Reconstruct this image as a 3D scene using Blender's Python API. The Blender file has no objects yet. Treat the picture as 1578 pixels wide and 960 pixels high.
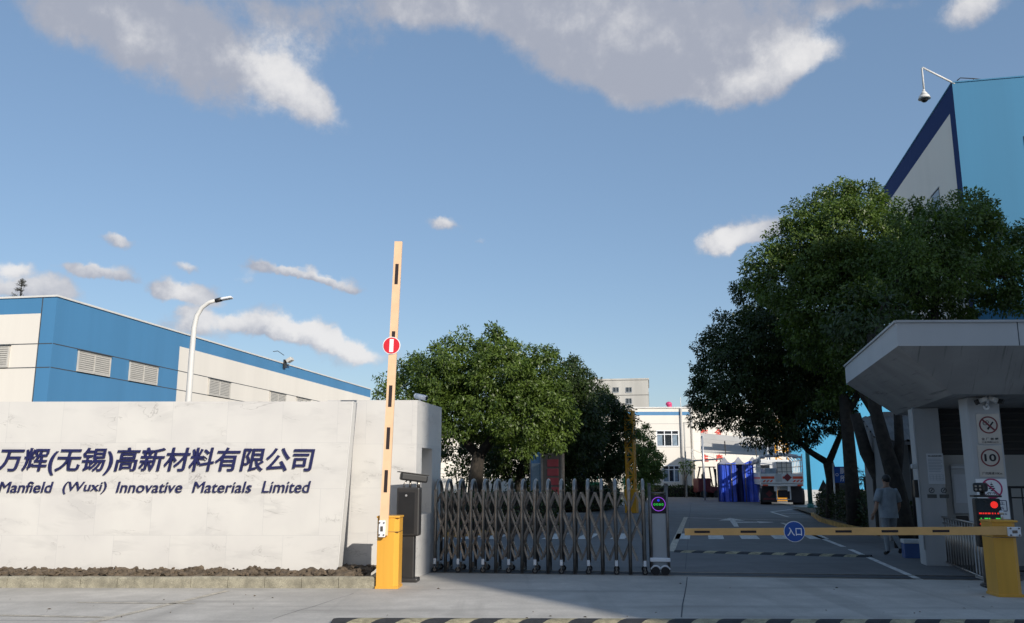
import bpy, bmesh, math, random
import numpy as np
from mathutils import Vector, Matrix
R = math.radians
rnd = random.Random(7)
SC = bpy.context.scene
COL = SC.collection

# ------------------------------------------------------------ camera, sun, sky
F, CX, CY, HZ, H = 1330., 789., 480., 733., 1.7
TH = math.atan((HZ - CY) / F)
cT, sT = math.cos(TH), math.sin(TH)
cd = bpy.data.cameras.new('camera'); cam = bpy.data.objects.new('camera', cd); COL.objects.link(cam)
cam.location = (0, 0, H); cam.rotation_euler = (R(90) + TH, 0, 0)
cd.sensor_width = 36; cd.sensor_fit = 'HORIZONTAL'; cd.lens = 36 * F / 1578; cd.clip_end = 5000
SC.camera = cam
SUN_AZ, SUN_EL = R(147), R(24)          # azimuth clockwise from +Y
SUNV = Vector((math.sin(SUN_AZ) * math.cos(SUN_EL), math.cos(SUN_AZ) * math.cos(SUN_EL), math.sin(SUN_EL)))
sl = bpy.data.lights.new('sun', 'SUN'); sl.energy = 4.95; sl.angle = R(.5); sl.color = (1, .925, .82)
so = bpy.data.objects.new('sun', sl); COL.objects.link(so); so.rotation_euler = SUNV.to_track_quat('Z', 'Y').to_euler()
SC.view_settings.view_transform = 'Standard'; SC.view_settings.look = 'None'
SC.view_settings.exposure = 0.0; SC.view_settings.gamma = 1; SC.view_settings.use_curve_mapping = False
SC.cycles.max_bounces = 5; SC.cycles.diffuse_bounces = 3; SC.cycles.transparent_max_bounces = 6

def ray(px, py):
    v = CY - py
    return (px - CX, F * cT - v * sT, F * sT + v * cT)
def G(px, py, z=0.):
    a, b, u = ray(px, py); t = (z - H) / u
    return Vector((a * t, b * t, z))
def P(px, py, Y):
    a, b, u = ray(px, py); t = Y / b
    return Vector((a * t, Y, H + u * t))
class Fr:                                # a vertical facade plane: origin, azimuth of its inward axis
    def __init__(s, o, az):
        s.o = Vector((o[0], o[1])); s.az = az
        s.ux = Vector((math.cos(az), -math.sin(az))); s.uy = Vector((math.sin(az), math.cos(az)))
    def front(s, px, py, y=0.):          # hit plane local y = const -> (x, z)
        a, b, u = ray(px, py); d = Vector((a, b))
        t = (s.o.dot(s.uy) + y) / d.dot(s.uy); q = d * t - s.o
        return q.dot(s.ux), H + u * t
    def side(s, px, py, x=0.):           # hit plane local x = const -> (y, z)
        a, b, u = ray(px, py); d = Vector((a, b))
        t = (s.o.dot(s.ux) + x) / d.dot(s.ux); q = d * t - s.o
        return q.dot(s.uy), H + u * t
    def w(s, x, y, z=0.):
        q = s.o + s.ux * x + s.uy * y
        return Vector((q.x, q.y, z))
    def loc(s, p):
        q = Vector((p[0], p[1])) - s.o
        return q.dot(s.ux), q.dot(s.uy)

# world
W = bpy.data.worlds.new('World'); SC.world = W; W.use_nodes = True
nt = W.node_tree; nt.nodes.clear()
def nd(t, tree, **k):
    n = tree.nodes.new(t)
    for a, v in k.items():
        if hasattr(n, a): setattr(n, a, v)
        else: n.inputs[a].default_value = v
    return n
def math_(tree, op, a, b=None, clamp=False):
    n = tree.nodes.new('ShaderNodeMath'); n.operation = op; n.use_clamp = clamp
    for i, v in enumerate((a, b)):
        if v is None: continue
        if isinstance(v, (int, float)): n.inputs[i].default_value = v
        else: tree.links.new(v, n.inputs[i])
    return n.outputs[0]
def mapr(tree, v, a, b, c, d, smooth=True):
    n = tree.nodes.new('ShaderNodeMapRange')
    n.interpolation_type = 'SMOOTHSTEP' if smooth else 'LINEAR'
    tree.links.new(v, n.inputs['Value'])
    for k, x in zip(('From Min', 'From Max', 'To Min', 'To Max'), (a, b, c, d)): n.inputs[k].default_value = x
    return n.outputs['Result']
def mixc(tree, f, a, b, blend='MIX'):
    n = tree.nodes.new('ShaderNodeMix'); n.data_type = 'RGBA'; n.blend_type = blend
    for s, v in ((n.inputs[0], f), (n.inputs[6], a), (n.inputs[7], b)):
        if isinstance(v, (int, float)): s.default_value = v
        elif isinstance(v, tuple): s.default_value = v if len(v) == 4 else v + (1,)
        else: tree.links.new(v, s)
    return n.outputs[2]

def build_world():
    L = nt.links.new
    sky = nd('ShaderNodeTexSky', nt, sky_type='NISHITA', sun_disc=False)
    sky.sun_elevation = SUN_EL; sky.sun_rotation = SUN_AZ
    sky.air_density = 1.0; sky.dust_density = .8; sky.ozone_density = 1.6; sky.altitude = 50
    bg = nd('ShaderNodeBackground', nt, Strength=.14)
    L(mixc(nt, .45, sky.outputs[0], (1.5, 2.45, 3.9)), bg.inputs[0])
    tc = nt.nodes.new('ShaderNodeTexCoord')
    sep = nt.nodes.new('ShaderNodeSeparateXYZ'); L(tc.outputs['Generated'], sep.inputs[0])
    az = math_(nt, 'ARCTAN2', sep.outputs[0], sep.outputs[1]); el = math_(nt, 'ARCSINE', sep.outputs[2])
    cmb = nt.nodes.new('ShaderNodeCombineXYZ'); L(az, cmb.inputs[0]); L(el, cmb.inputs[1])
    n1 = nd('ShaderNodeTexNoise', nt); n1.inputs['Scale'].default_value = 9; n1.inputs['Detail'].default_value = 7; n1.inputs['Roughness'].default_value = .58
    L(cmb.outputs[0], n1.inputs['Vector'])
    sub = nt.nodes.new('ShaderNodeVectorMath'); sub.operation = 'SUBTRACT'; L(n1.outputs['Color'], sub.inputs[0]); sub.inputs[1].default_value = (.5, .5, .5)
    scl = nt.nodes.new('ShaderNodeVectorMath'); scl.operation = 'SCALE'; L(sub.outputs[0], scl.inputs[0]); scl.inputs['Scale'].default_value = .06
    add = nt.nodes.new('ShaderNodeVectorMath'); add.operation = 'ADD'; L(cmb.outputs[0], add.inputs[0]); L(scl.outputs[0], add.inputs[1])
    uv = add.outputs[0]
    n2 = nd('ShaderNodeTexNoise', nt); n2.inputs['Scale'].default_value = 22; n2.inputs['Detail'].default_value = 9; n2.inputs['Roughness'].default_value = .66
    L(cmb.outputs[0], n2.inputs['Vector'])
    n4 = nd('ShaderNodeTexNoise', nt); n4.inputs['Scale'].default_value = 26; n4.inputs['Detail'].default_value = 6; n4.inputs['Roughness'].default_value = .6
    L(cmb.outputs[0], n4.inputs['Vector'])
    sub2 = nt.nodes.new('ShaderNodeVectorMath'); sub2.operation = 'SUBTRACT'; L(n4.outputs['Color'], sub2.inputs[0]); sub2.inputs[1].default_value = (.5, .5, .5)
    scl2 = nt.nodes.new('ShaderNodeVectorMath'); scl2.operation = 'SCALE'; L(sub2.outputs[0], scl2.inputs[0]); scl2.inputs['Scale'].default_value = .032
    add2 = nt.nodes.new('ShaderNodeVectorMath'); add2.operation = 'ADD'; L(cmb.outputs[0], add2.inputs[0]); L(scl2.outputs[0], add2.inputs[1])
    uvs = add2.outputs[0]
    def field(blobs, src):
        acc = None
        for (px, py, rx, ry, ang, s) in blobs:
            a, b, u = ray(px, py)
            A = math.atan2(a, b); E_ = math.atan2(u, math.hypot(a, b))
            mp = nt.nodes.new('ShaderNodeMapping'); mp.vector_type = 'TEXTURE'
            L(src, mp.inputs['Vector'])
            k = 1 / 1400.
            mp.inputs['Location'].default_value = (A, E_, 0); mp.inputs['Rotation'].default_value = (0, 0, R(ang))
            mp.inputs['Scale'].default_value = (rx * k / max(.6, math.cos(E_)), ry * k, 1)
            ln = nt.nodes.new('ShaderNodeVectorMath'); ln.operation = 'LENGTH'; L(mp.outputs[0], ln.inputs[0])
            o = mapr(nt, ln.outputs['Value'], 0., 1.25, s, 0.)
            acc = o if acc is None else math_(nt, 'ADD', acc, o)
        return acc
    big = [(150, 0, 190, 62, -12, 1.0), (330, 90, 170, 62, -22, 1.0), (440, 120, 85, 55, -30, 1.0), (490, 165, 60, 36, -20, .9), (210, 60, 170, 60, -20, .55),
           (430, 20, 230, 70, -3, .75), (300, 150, 120, 40, -20, .35),
           (760, 0, 210, 60, -8, 1.0), (930, 50, 250, 95, -12, 1.0), (1060, 105, 160, 62, -2, 1.0), (1180, 85, 120, 58, 12, 1.0), (1255, 85, 75, 30, 0, .9), (1100, 20, 230, 70, 0, 1.0),
           (860, 90, 150, 55, -25, .5), (620, 5, 130, 40, -8, .7), (1010, 110, 210, 58, -4, .7), (60, 20, 110, 40, -14, .45), (1500, 12, 70, 38, 10, .9), (1310, 0, 50, 22, 0, .6), (1400, 0, 60, 16, 0, .4)]
    small = [(1150, 358, 68, 28, 10, 1.1), (1110, 378, 42, 22, 0, .7), (685, 346, 34, 17, -12, 1.1), (740, 375, 20, 8, 0, .5),
             (180, 373, 32, 12, -5, 1.1), (150, 418, 70, 16, -4, 1.05), (30, 440, 110, 30, -4, 1.0), (20, 414, 30, 12, 0, .6), (288, 448, 56, 24, -8, 1.2), (290, 408, 26, 11, 0, .8), (440, 414, 62, 17, -8, 1.1), (510, 434, 66, 14, -10, 1.0),
             (400, 496, 150, 28, -6, 1.15), (500, 522, 110, 26, -12, 1.05), (300, 505, 60, 24, 0, .6), (380, 432, 26, 14, -30, .4), (560, 545, 70, 30, 0, .4)]
    def puffs(lst):                      # break a long cloud into round heads over a flatter base
        out_ = []
        for i, (x, y, rx, ry, a, s_) in enumerate(lst):
            if rx < 50: out_.append((x, y, rx, ry, a, s_)); continue
            n_ = 3; ca, sa = math.cos(R(a)), math.sin(R(a))
            out_.append((x, y + ry * .25, rx, ry * .6, a, s_ * .8))
            for k in range(n_):
                u_ = (k - 1) * .58 * rx + rx * .1 * math.sin(i * 3 + k * 2); h_ = ry * (.85, 1.15, .8)[(k + i) % 3]
                out_.append((x + u_ * ca, y - u_ * sa - ry * .15 * math.sin(i + k * 1.9), h_ * 1.5, h_, a, s_ * .8))
        return out_
    small_p = puffs(small)
    D = math_(nt, 'ADD', field(big, uv), field(small_p, uvs))
    nz = math_(nt, 'MULTIPLY', math_(nt, 'SUBTRACT', n2.outputs[0], .5), 1.5)
    D1 = math_(nt, 'MINIMUM', D, 1.25)
    cov = math_(nt, 'MULTIPLY', mapr(nt, math_(nt, 'ADD', D1, nz), .18, 1.0, 0, .95), mapr(nt, D, .02, .3, 0, 1))
    # brightness of the cloud: lit shoulders against grey bases
    lit = [(470, 140, 130, 90, -25, .95), (405, 90, 70, 60, 0, .6), (1240, 75, 120, 50, 5, 1.1), (1130, 140, 90, 40, 8, .6), (950, 30, 160, 60, 0, .45), (700, 10, 120, 50, 0, .3), (210, 40, 90, 40, -20, .45), (1500, 5, 90, 50, 0, .7)] + \
          [(x, y - 5, rx * 1.05, ry * 1.2, a, .95) for (x, y, rx, ry, a, s) in small if s > .0]
    B = math_(nt, 'ADD', field(lit, uvs), math_(nt, 'MULTIPLY', math_(nt, 'SUBTRACT', n2.outputs[0], .5), 1.1))
    B = math_(nt, 'ADD', B, math_(nt, 'MULTIPLY', math_(nt, 'SUBTRACT', n4.outputs[0], .5), 1.5))
    Bf = mapr(nt, B, 0., 1.45, 0, 1)
    cc = mixc(nt, Bf, (.37, .395, .47), (.80, .79, .79))
    cb = nd('ShaderNodeBackground', nt, Strength=1.05); L(cc, cb.inputs[0])
    ms = nt.nodes.new('ShaderNodeMixShader'); L(cov, ms.inputs[0]); L(bg.outputs[0], ms.inputs[1]); L(cb.outputs[0], ms.inputs[2])
    out = nt.nodes.new('ShaderNodeOutputWorld'); L(ms.outputs[0], out.inputs[0])
build_world()

# ------------------------------------------------------------ materials
M = {}
def mat(name, col, rough=.6, metal=0., var=.12, scale=3., bump=0., emit=0., streak=False, spec=.5, fine=0.):
    m = bpy.data.materials.new(name); m.use_nodes = True
    t = m.node_tree; L = t.links.new; b = t.nodes['Principled BSDF']
    b.inputs['Roughness'].default_value = rough; b.inputs['Metallic'].default_value = metal
    b.inputs['Specular IOR Level'].default_value = spec
    tc = t.nodes.new('ShaderNodeTexCoord')
    src = tc.outputs['Object']
    if streak:
        mp = t.nodes.new('ShaderNodeMapping'); L(src, mp.inputs[0]); mp.inputs['Scale'].default_value = (1, 1, .06); src = mp.outputs[0]
    n = nd('ShaderNodeTexNoise', t); n.inputs['Scale'].default_value = scale; n.inputs['Detail'].default_value = 6; n.inputs['Roughness'].default_value = .6
    L(src, n.inputs['Vector'])
    dark = tuple(c * (1 - var) for c in col); lite = tuple(min(1, c * (1 + var)) for c in col)
    f = mapr(t, n.outputs[0], .3, .7, 0, 1)
    c = mixc(t, f, dark, lite)
    if fine:
        n3 = nd('ShaderNodeTexNoise', t); n3.inputs['Scale'].default_value = scale * 25; n3.inputs['Detail'].default_value = 3
        L(tc.outputs['Object'], n3.inputs['Vector'])
        c = mixc(t, fine, c, mixc(t, mapr(t, n3.outputs[0], .35, .65, 0, 1), (.0, .0, .0), (1, 1, 1)), 'OVERLAY')
    L(c, b.inputs['Base Color'])
    if emit:
        b.inputs['Emission Color'].default_value = tuple(col) + (1,); b.inputs['Emission Strength'].default_value = emit
    if bump:
        bp = nd('ShaderNodeBump', t); bp.inputs['Strength'].default_value = bump; bp.inputs['Distance'].default_value = .02
        n2 = nd('ShaderNodeTexNoise', t); n2.inputs['Scale'].default_value = scale * 12; n2.inputs['Detail'].default_value = 4
        L(src, n2.inputs['Vector']); L(n2.outputs[0], bp.inputs['Height']); L(bp.outputs[0], b.inputs['Normal'])
    M[name] = m
    return m
mat('white_paint', (.62, .61, .585), .55, var=.05, scale=.8)
mat('white_wall', (.71, .67, .605), .7, var=.035, scale=.5, streak=True)
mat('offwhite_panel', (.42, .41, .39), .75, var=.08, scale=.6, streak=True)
mat('grey_concrete_wall', (.44, .43, .40), .85, var=.12, scale=.7, streak=True)
mat('blue_panel', (.062, .205, .385), .55, var=.06, scale=.5, streak=True)
mat('cyan_panel', (.032, .17, .31), .75, var=.06, scale=.4, streak=True)
mat('cyan_bright', (.06, .32, .54), .5, var=.06, scale=.4, streak=True)
mat('navy_panel', (.008, .03, .125), .8, var=.05, spec=.15)
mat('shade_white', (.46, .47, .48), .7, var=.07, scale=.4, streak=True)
mat('column_shade_white', (.40, .405, .41), .6, var=.1, scale=1.2, streak=True)  # gatehouse white darkened in the colour to deepen its shade
mat('shed_wall', (.20, .195, .19), .8, var=.08, scale=.6, streak=True)
mat('joint_dark', (.05, .06, .07), .8)
mat('louver', (.50, .48, .44), .5, var=.06)
mat('dark_void', (.012, .013, .016), .5)
mat('glass_dark', (.02, .025, .03), .08, var=.3, spec=.8)
mat('alu', (.55, .56, .57), .4, .6, var=.05)
mat('steel', (.34, .31, .28), .34, 1., var=.22, scale=6)
mat('steel_dark', (.19, .172, .158), .45, .9, var=.2, scale=6)
mat('rubber', (.018, .018, .02), .75)
mat('black_plastic', (.012, .0125, .014), .42, var=.2)
mat('charcoal', (.028, .027, .027), .45, var=.15)
mat('head_panel', (.36, .39, .42), .38, .3, var=.05)
mat('bumper_white', (.75, .77, .8), .45, var=.03)
mat('yellow_box', (.66, .34, .045), .42, var=.10, scale=3, streak=True)
mat('boom_orange', (.78, .52, .32), .42, var=.05, scale=5)
mat('boom_amber', (.74, .42, .15), .42, var=.06, scale=5)
mat('dash_dark', (.02, .012, .014), .5)
mat('sign_red', (.62, .02, .035), .4, var=.05)
mat('sign_blue', (.012, .075, .33), .35, var=.05)
mat('sign_white', (.82, .82, .82), .45, var=.02)
mat('sign_silver', (.46, .44, .41), .33, .55, var=.06)
mat('sign_black', (.015, .015, .018), .5)
mat('sign_maroon', (.16, .022, .03), .45)
mat('sign_magenta', (.42, .02, .12), .45)
mat('paper', (.55, .57, .60), .7, var=.03)
mat('letter_navy', (.012, .014, .075), .45, var=.1)
mat('letter_red', (.60, .05, .03), .5)
mat('led_red', (1, .03, .02), emit=.7); mat('led_green', (.05, 1, .1), emit=.5); mat('led_purple', (.45, .10, .85), emit=.55); mat('led_blue', (.03, .06, .9), emit=.5)
mat('bark', (.030, .024, .018), .9, var=.4, scale=7, bump=.8)
mat('bark_pale', (.30, .22, .14), .9, var=.3, scale=7, bump=.5)
mat('litter', (.09, .065, .035), .8, var=.5, scale=3)
mat('soil', (.125, .095, .065), .95, var=.4, scale=8, bump=1.)
mat('kerb_stone', (.27, .25, .19), .9, var=.28, scale=5, bump=.5, fine=.25)
mat('kerb_yellow', (.46, .26, .06), .8, var=.3, scale=3)
mat('marking_white', (.56, .56, .54), .8, var=.3, scale=6, fine=.3)
mat('marking_worn', (.44, .40, .33), .85, var=.3, scale=6, fine=.3)
mat('gantry_yellow', (.72, .33, .015), .45, var=.1)
mat('tarp_blue', (.035, .085, .50), .32, var=.25, scale=1.5)
mat('tarp_dark', (.006, .012, .09), .4, var=.2)
mat('tarp_grey', (.30, .30, .33), .6, var=.1)
mat('truck_white', (.62, .63, .63), .45, var=.08)
mat('truck_stripe', (.65, .08, .03), .45)
mat('truck_dark', (.02, .018, .022), .6)
mat('fork_red', (.13, .02, .025), .45)
mat('shirt', (.30, .335, .37), .85, var=.14, scale=7, bump=.9); mat('trousers', (.27, .285, .30), .85, var=.14, scale=7, bump=.9)
mat('skin', (.30, .17, .11), .55, var=.05); mat('hair', (.01, .009, .009), .5); mat('shoe', (.02, .02, .022), .5)
mat('stone_dark', (.09, .09, .085), .9, var=.3, scale=2, bump=.6)
mat('board_blue', (.04, .15, .36), .3, var=.15); mat('board_grey', (.20, .26, .32), .25, var=.2); mat('board_red', (.10, .009, .016), .4)
mat('fence_green', (.015, .17, .07), .5); mat('teal', (.10, .38, .34), .5)
mat('door_blue', (.01, .05, .19), .35, var=.1)
mat('corrugate', (.20, .20, .20), .55, .3, var=.2, scale=2)
mat('crate_blue', (.05, .10, .25), .6)
mat('pole_teal', (.04, .22, .20), .5)
mat('roof_metal', (.50, .53, .56), .45, .5, var=.06)
mat('pink', (.55, .05, .16), .5)
mat('hump_yellow', (.34, .30, .19), .8, var=.35, scale=9, bump=.6, fine=.4); mat('hump_black', (.028, .028, .03), .75, var=.3, scale=9, bump=.6)

def marble(name='marble', off=0.):
    m = bpy.data.materials.new(name); m.use_nodes = True
    t = m.node_tree; L = t.links.new; b = t.nodes['Principled BSDF']
    tc = t.nodes.new('ShaderNodeTexCoord'); o = tc.outputs['Object']
    # per-slab coordinates, so the veining breaks at every joint
    sp = t.nodes.new('ShaderNodeSeparateXYZ'); L(o, sp.inputs[0])
    h = math_(t, 'ADD', sp.outputs[0], sp.outputs[1])
    row = math_(t, 'FLOOR', math_(t, 'DIVIDE', sp.outputs[2], .745))
    hx = math_(t, 'ADD', math_(t, 'DIVIDE', h, .92), math_(t, 'MULTIPLY', row, .37))
    colm = math_(t, 'FLOOR', hx)
    cid = t.nodes.new('ShaderNodeCombineXYZ'); L(colm, cid.inputs[0]); L(row, cid.inputs[1])
    wn = t.nodes.new('ShaderNodeTexWhiteNoise'); wn.noise_dimensions = '3D'; L(cid.outputs[0], wn.inputs['Vector'])
    sc = t.nodes.new('ShaderNodeVectorMath'); sc.operation = 'SCALE'; L(wn.outputs['Color'], sc.inputs[0]); sc.inputs['Scale'].default_value = 14
    ad = t.nodes.new('ShaderNodeVectorMath'); ad.operation = 'ADD'; L(o, ad.inputs[0]); L(sc.outputs[0], ad.inputs[1])
    mp = t.nodes.new('ShaderNodeMapping'); L(ad.outputs[0], mp.inputs[0]); mp.inputs['Rotation'].default_value = (0, R(-38), 0); mp.inputs['Scale'].default_value = (.55, .55, 1.7)
    def vein(scale, width, det, dist):
        n = nd('ShaderNodeTexNoise', t); n.inputs['Scale'].default_value = scale; n.inputs['Detail'].default_value = det; n.inputs['Roughness'].default_value = .62; n.inputs['Distortion'].default_value = dist
        L(mp.outputs[0], n.inputs['Vector'])
        return mapr(t, math_(t, 'ABSOLUTE', math_(t, 'SUBTRACT', n.outputs[0], .5)), 0, width, 1, 0)
    msk = nd('ShaderNodeTexNoise', t); msk.inputs['Scale'].default_value = 1.7; msk.inputs['Detail'].default_value = 3; L(mp.outputs[0], msk.inputs['Vector'])
    mk = mapr(t, msk.outputs[0], .46, .66, 0, 1)
    mkb = mapr(t, msk.outputs[0], .50, .70, 0, 1)
    v1 = math_(t, 'MULTIPLY', vein(.75, .0075, 6, 1.3), mk)
    v2 = math_(t, 'MULTIPLY', vein(1.5, .10, 6, .9), mk)
    cl = nd('ShaderNodeTexNoise', t); cl.inputs['Scale'].default_value = 1.3; cl.inputs['Detail'].default_value = 7; L(o, cl.inputs['Vector'])
    base = mixc(t, mapr(t, cl.outputs[0], .3, .75, 0, 1), (.62, .605, .575), (.565, .55, .53))
    base = mixc(t, math_(t, 'MULTIPLY', v2, .26), base, (.36, .355, .35))
    base = mixc(t, math_(t, 'MULTIPLY', v1, .55), base, (.25, .235, .225))
    tint = mixc(t, wn.outputs['Value'], (.975, .975, .98), (1, 1, .995))
    base = mixc(t, 1., base, tint, 'MULTIPLY')
    # hairline joints
    fx = math_(t, 'FRACT', hx); fz = math_(t, 'FRACT', math_(t, 'DIVIDE', sp.outputs[2], .745))
    jx = math_(t, 'LESS_THAN', fx, .005); jz = math_(t, 'LESS_THAN', fz, .006)
    j = math_(t, 'MAXIMUM', jx, jz)
    base = mixc(t, math_(t, 'MULTIPLY', j, .45), base, (.34, .34, .35))
    L(base, b.inputs['Base Color']); b.inputs['Roughness'].default_value = .34
    M[name] = m
marble()
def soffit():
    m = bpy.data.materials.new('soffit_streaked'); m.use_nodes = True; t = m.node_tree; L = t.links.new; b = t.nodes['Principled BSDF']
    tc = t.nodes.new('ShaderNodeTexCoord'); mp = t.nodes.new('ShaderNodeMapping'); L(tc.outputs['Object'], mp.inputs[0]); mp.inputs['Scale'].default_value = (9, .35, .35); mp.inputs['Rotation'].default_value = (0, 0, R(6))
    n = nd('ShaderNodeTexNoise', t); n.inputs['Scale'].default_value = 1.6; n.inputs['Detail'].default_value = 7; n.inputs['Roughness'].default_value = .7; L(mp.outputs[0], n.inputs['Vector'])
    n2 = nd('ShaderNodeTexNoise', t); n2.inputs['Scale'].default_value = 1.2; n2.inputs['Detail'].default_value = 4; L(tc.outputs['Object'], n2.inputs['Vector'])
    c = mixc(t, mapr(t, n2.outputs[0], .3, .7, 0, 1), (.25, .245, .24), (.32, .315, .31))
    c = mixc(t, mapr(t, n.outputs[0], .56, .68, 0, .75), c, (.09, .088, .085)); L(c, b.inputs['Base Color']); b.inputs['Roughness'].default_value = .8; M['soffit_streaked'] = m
soffit()

def ground_mat(name, col, var, sc, seam=None, az=0., stain=.35, rough=.85):
    m = bpy.data.materials.new(name); m.use_nodes = True
    t = m.node_tree; L = t.links.new; b = t.nodes['Principled BSDF']
    tc = t.nodes.new('ShaderNodeTexCoord'); o = tc.outputs['Object']
    n1 = nd('ShaderNodeTexNoise', t); n1.inputs['Scale'].default_value = sc; n1.inputs['Detail'].default_value = 8; n1.inputs['Roughness'].default_value = .62; L(o, n1.inputs['Vector'])
    n2 = nd('ShaderNodeTexNoise', t); n2.inputs['Scale'].default_value = sc * 60; n2.inputs['Detail'].default_value = 3; L(o, n2.inputs['Vector'])
    mp = t.nodes.new('ShaderNodeMapping'); L(o, mp.inputs[0]); mp.inputs['Rotation'].default_value = (0, 0, az); mp.inputs['Scale'].default_value = (.12, 1.3, 1)
    n3 = nd('ShaderNodeTexNoise', t); n3.inputs['Scale'].default_value = 1.4; n3.inputs['Detail'].default_value = 6; L(mp.outputs[0], n3.inputs['Vector'])
    c = mixc(t, mapr(t, n1.outputs[0], .3, .7, 0, 1), tuple(x * (1 - var) for x in col), tuple(x * (1 + var) for x in col))
    c = mixc(t, math_(t, 'MULTIPLY', mapr(t, n3.outputs[0], .52, .75, 0, 1), stain), c, tuple(x * .62 for x in col))
    mp5 = t.nodes.new('ShaderNodeMapping'); L(o, mp5.inputs[0]); mp5.inputs['Rotation'].default_value = (0, 0, R(14)); mp5.inputs['Scale'].default_value = (1.1, .05, 1)
    n5 = nd('ShaderNodeTexNoise', t); n5.inputs['Scale'].default_value = 1.8; n5.inputs['Detail'].default_value = 5; L(mp5.outputs[0], n5.inputs['Vector'])
    c = mixc(t, math_(t, 'MULTIPLY', mapr(t, n5.outputs[0], .54, .70, 0, 1), stain * .6), c, tuple(x * .6 for x in col))
    n6 = nd('ShaderNodeTexNoise', t); n6.inputs['Scale'].default_value = 2.6; n6.inputs['Detail'].default_value = 9; n6.inputs['Roughness'].default_value = .75; L(o, n6.inputs['Vector'])
    c = mixc(t, mapr(t, n6.outputs[0], .42, .62, .22, 0), c, tuple(x * .55 for x in col))
    c = mixc(t, .16, c, mixc(t, n2.outputs[0], (0, 0, 0), (1, 1, 1)), 'OVERLAY')
    # oil spots
    vo = nd('ShaderNodeTexVoronoi', t); vo.inputs['Scale'].default_value = .55; L(o, vo.inputs['Vector'])
    sp_ = mapr(t, math_(t, 'ADD', vo.outputs['Distance'], math_(t, 'MULTIPLY', n1.outputs[0], .25)), .17, .26, .4, 0)
    c = mixc(t, sp_, c, tuple(x * .5 for x in col))
    L(c, b.inputs['Base Color']); b.inputs['Roughness'].default_value = rough
    bp = nd('ShaderNodeBump', t); bp.inputs['Strength'].default_value = .25; bp.inputs['Distance'].default_value = .01; L(n2.outputs[0], bp.inputs['Height']); L(bp.outputs[0], b.inputs['Normal'])
    M[name] = m
ground_mat('concrete', (.465, .44, .40), .16, .55, stain=.75)
ground_mat('far_ground', (.30, .29, .265), .15, .3)
ground_mat('road_grey', (.15, .152, .155), .14, .5, az=R(90), stain=.4)

def leaf_mat(name, c1, c2, trans=.35):
    m = bpy.data.materials.new(name); m.use_nodes = True
    t = m.node_tree; L = t.links.new; b = t.nodes['Principled BSDF']; out = t.nodes['Material Output']
    g = t.nodes.new('ShaderNodeNewGeometry'); tc = t.nodes.new('ShaderNodeTexCoord')
    n = nd('ShaderNodeTexNoise', t); n.inputs['Scale'].default_value = .9; n.inputs['Detail'].default_value = 3; L(tc.outputs['Object'], n.inputs['Vector'])
    f = math_(t, 'ADD', math_(t, 'MULTIPLY', g.outputs['Random Per Island'], .4), math_(t, 'MULTIPLY', math_(t, 'SUBTRACT', n.outputs[0], .28), 1.2), True)
    c = mixc(t, f, c1, c2)
    L(c, b.inputs['Base Color']); b.inputs['Roughness'].default_value = .42; b.inputs['Specular IOR Level'].default_value = .4
    tr = t.nodes.new('ShaderNodeBsdfTranslucent'); L(mixc(t, 1., c, (1.0, 1.25, .45), 'MULTIPLY'), tr.inputs[0])
    ms = t.nodes.new('ShaderNodeMixShader'); ms.inputs[0].default_value = trans; L(b.outputs[0], ms.inputs[1]); L(tr.outputs[0], ms.inputs[2]); L(ms.outputs[0], out.inputs[0])
    M[name] = m
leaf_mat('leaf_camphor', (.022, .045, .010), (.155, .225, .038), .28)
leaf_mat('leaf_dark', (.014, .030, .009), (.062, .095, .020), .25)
leaf_mat('leaf_hedge', (.018, .032, .012), (.06, .085, .022), .2)
leaf_mat('leaf_mid', (.04, .075, .015), (.14, .21, .045))
leaf_mat('leaf_palm', (.03, .06, .03), (.07, .11, .05), .2)
leaf_mat('needle', (.03, .032, .022), (.06, .06, .04), .1)

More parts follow.
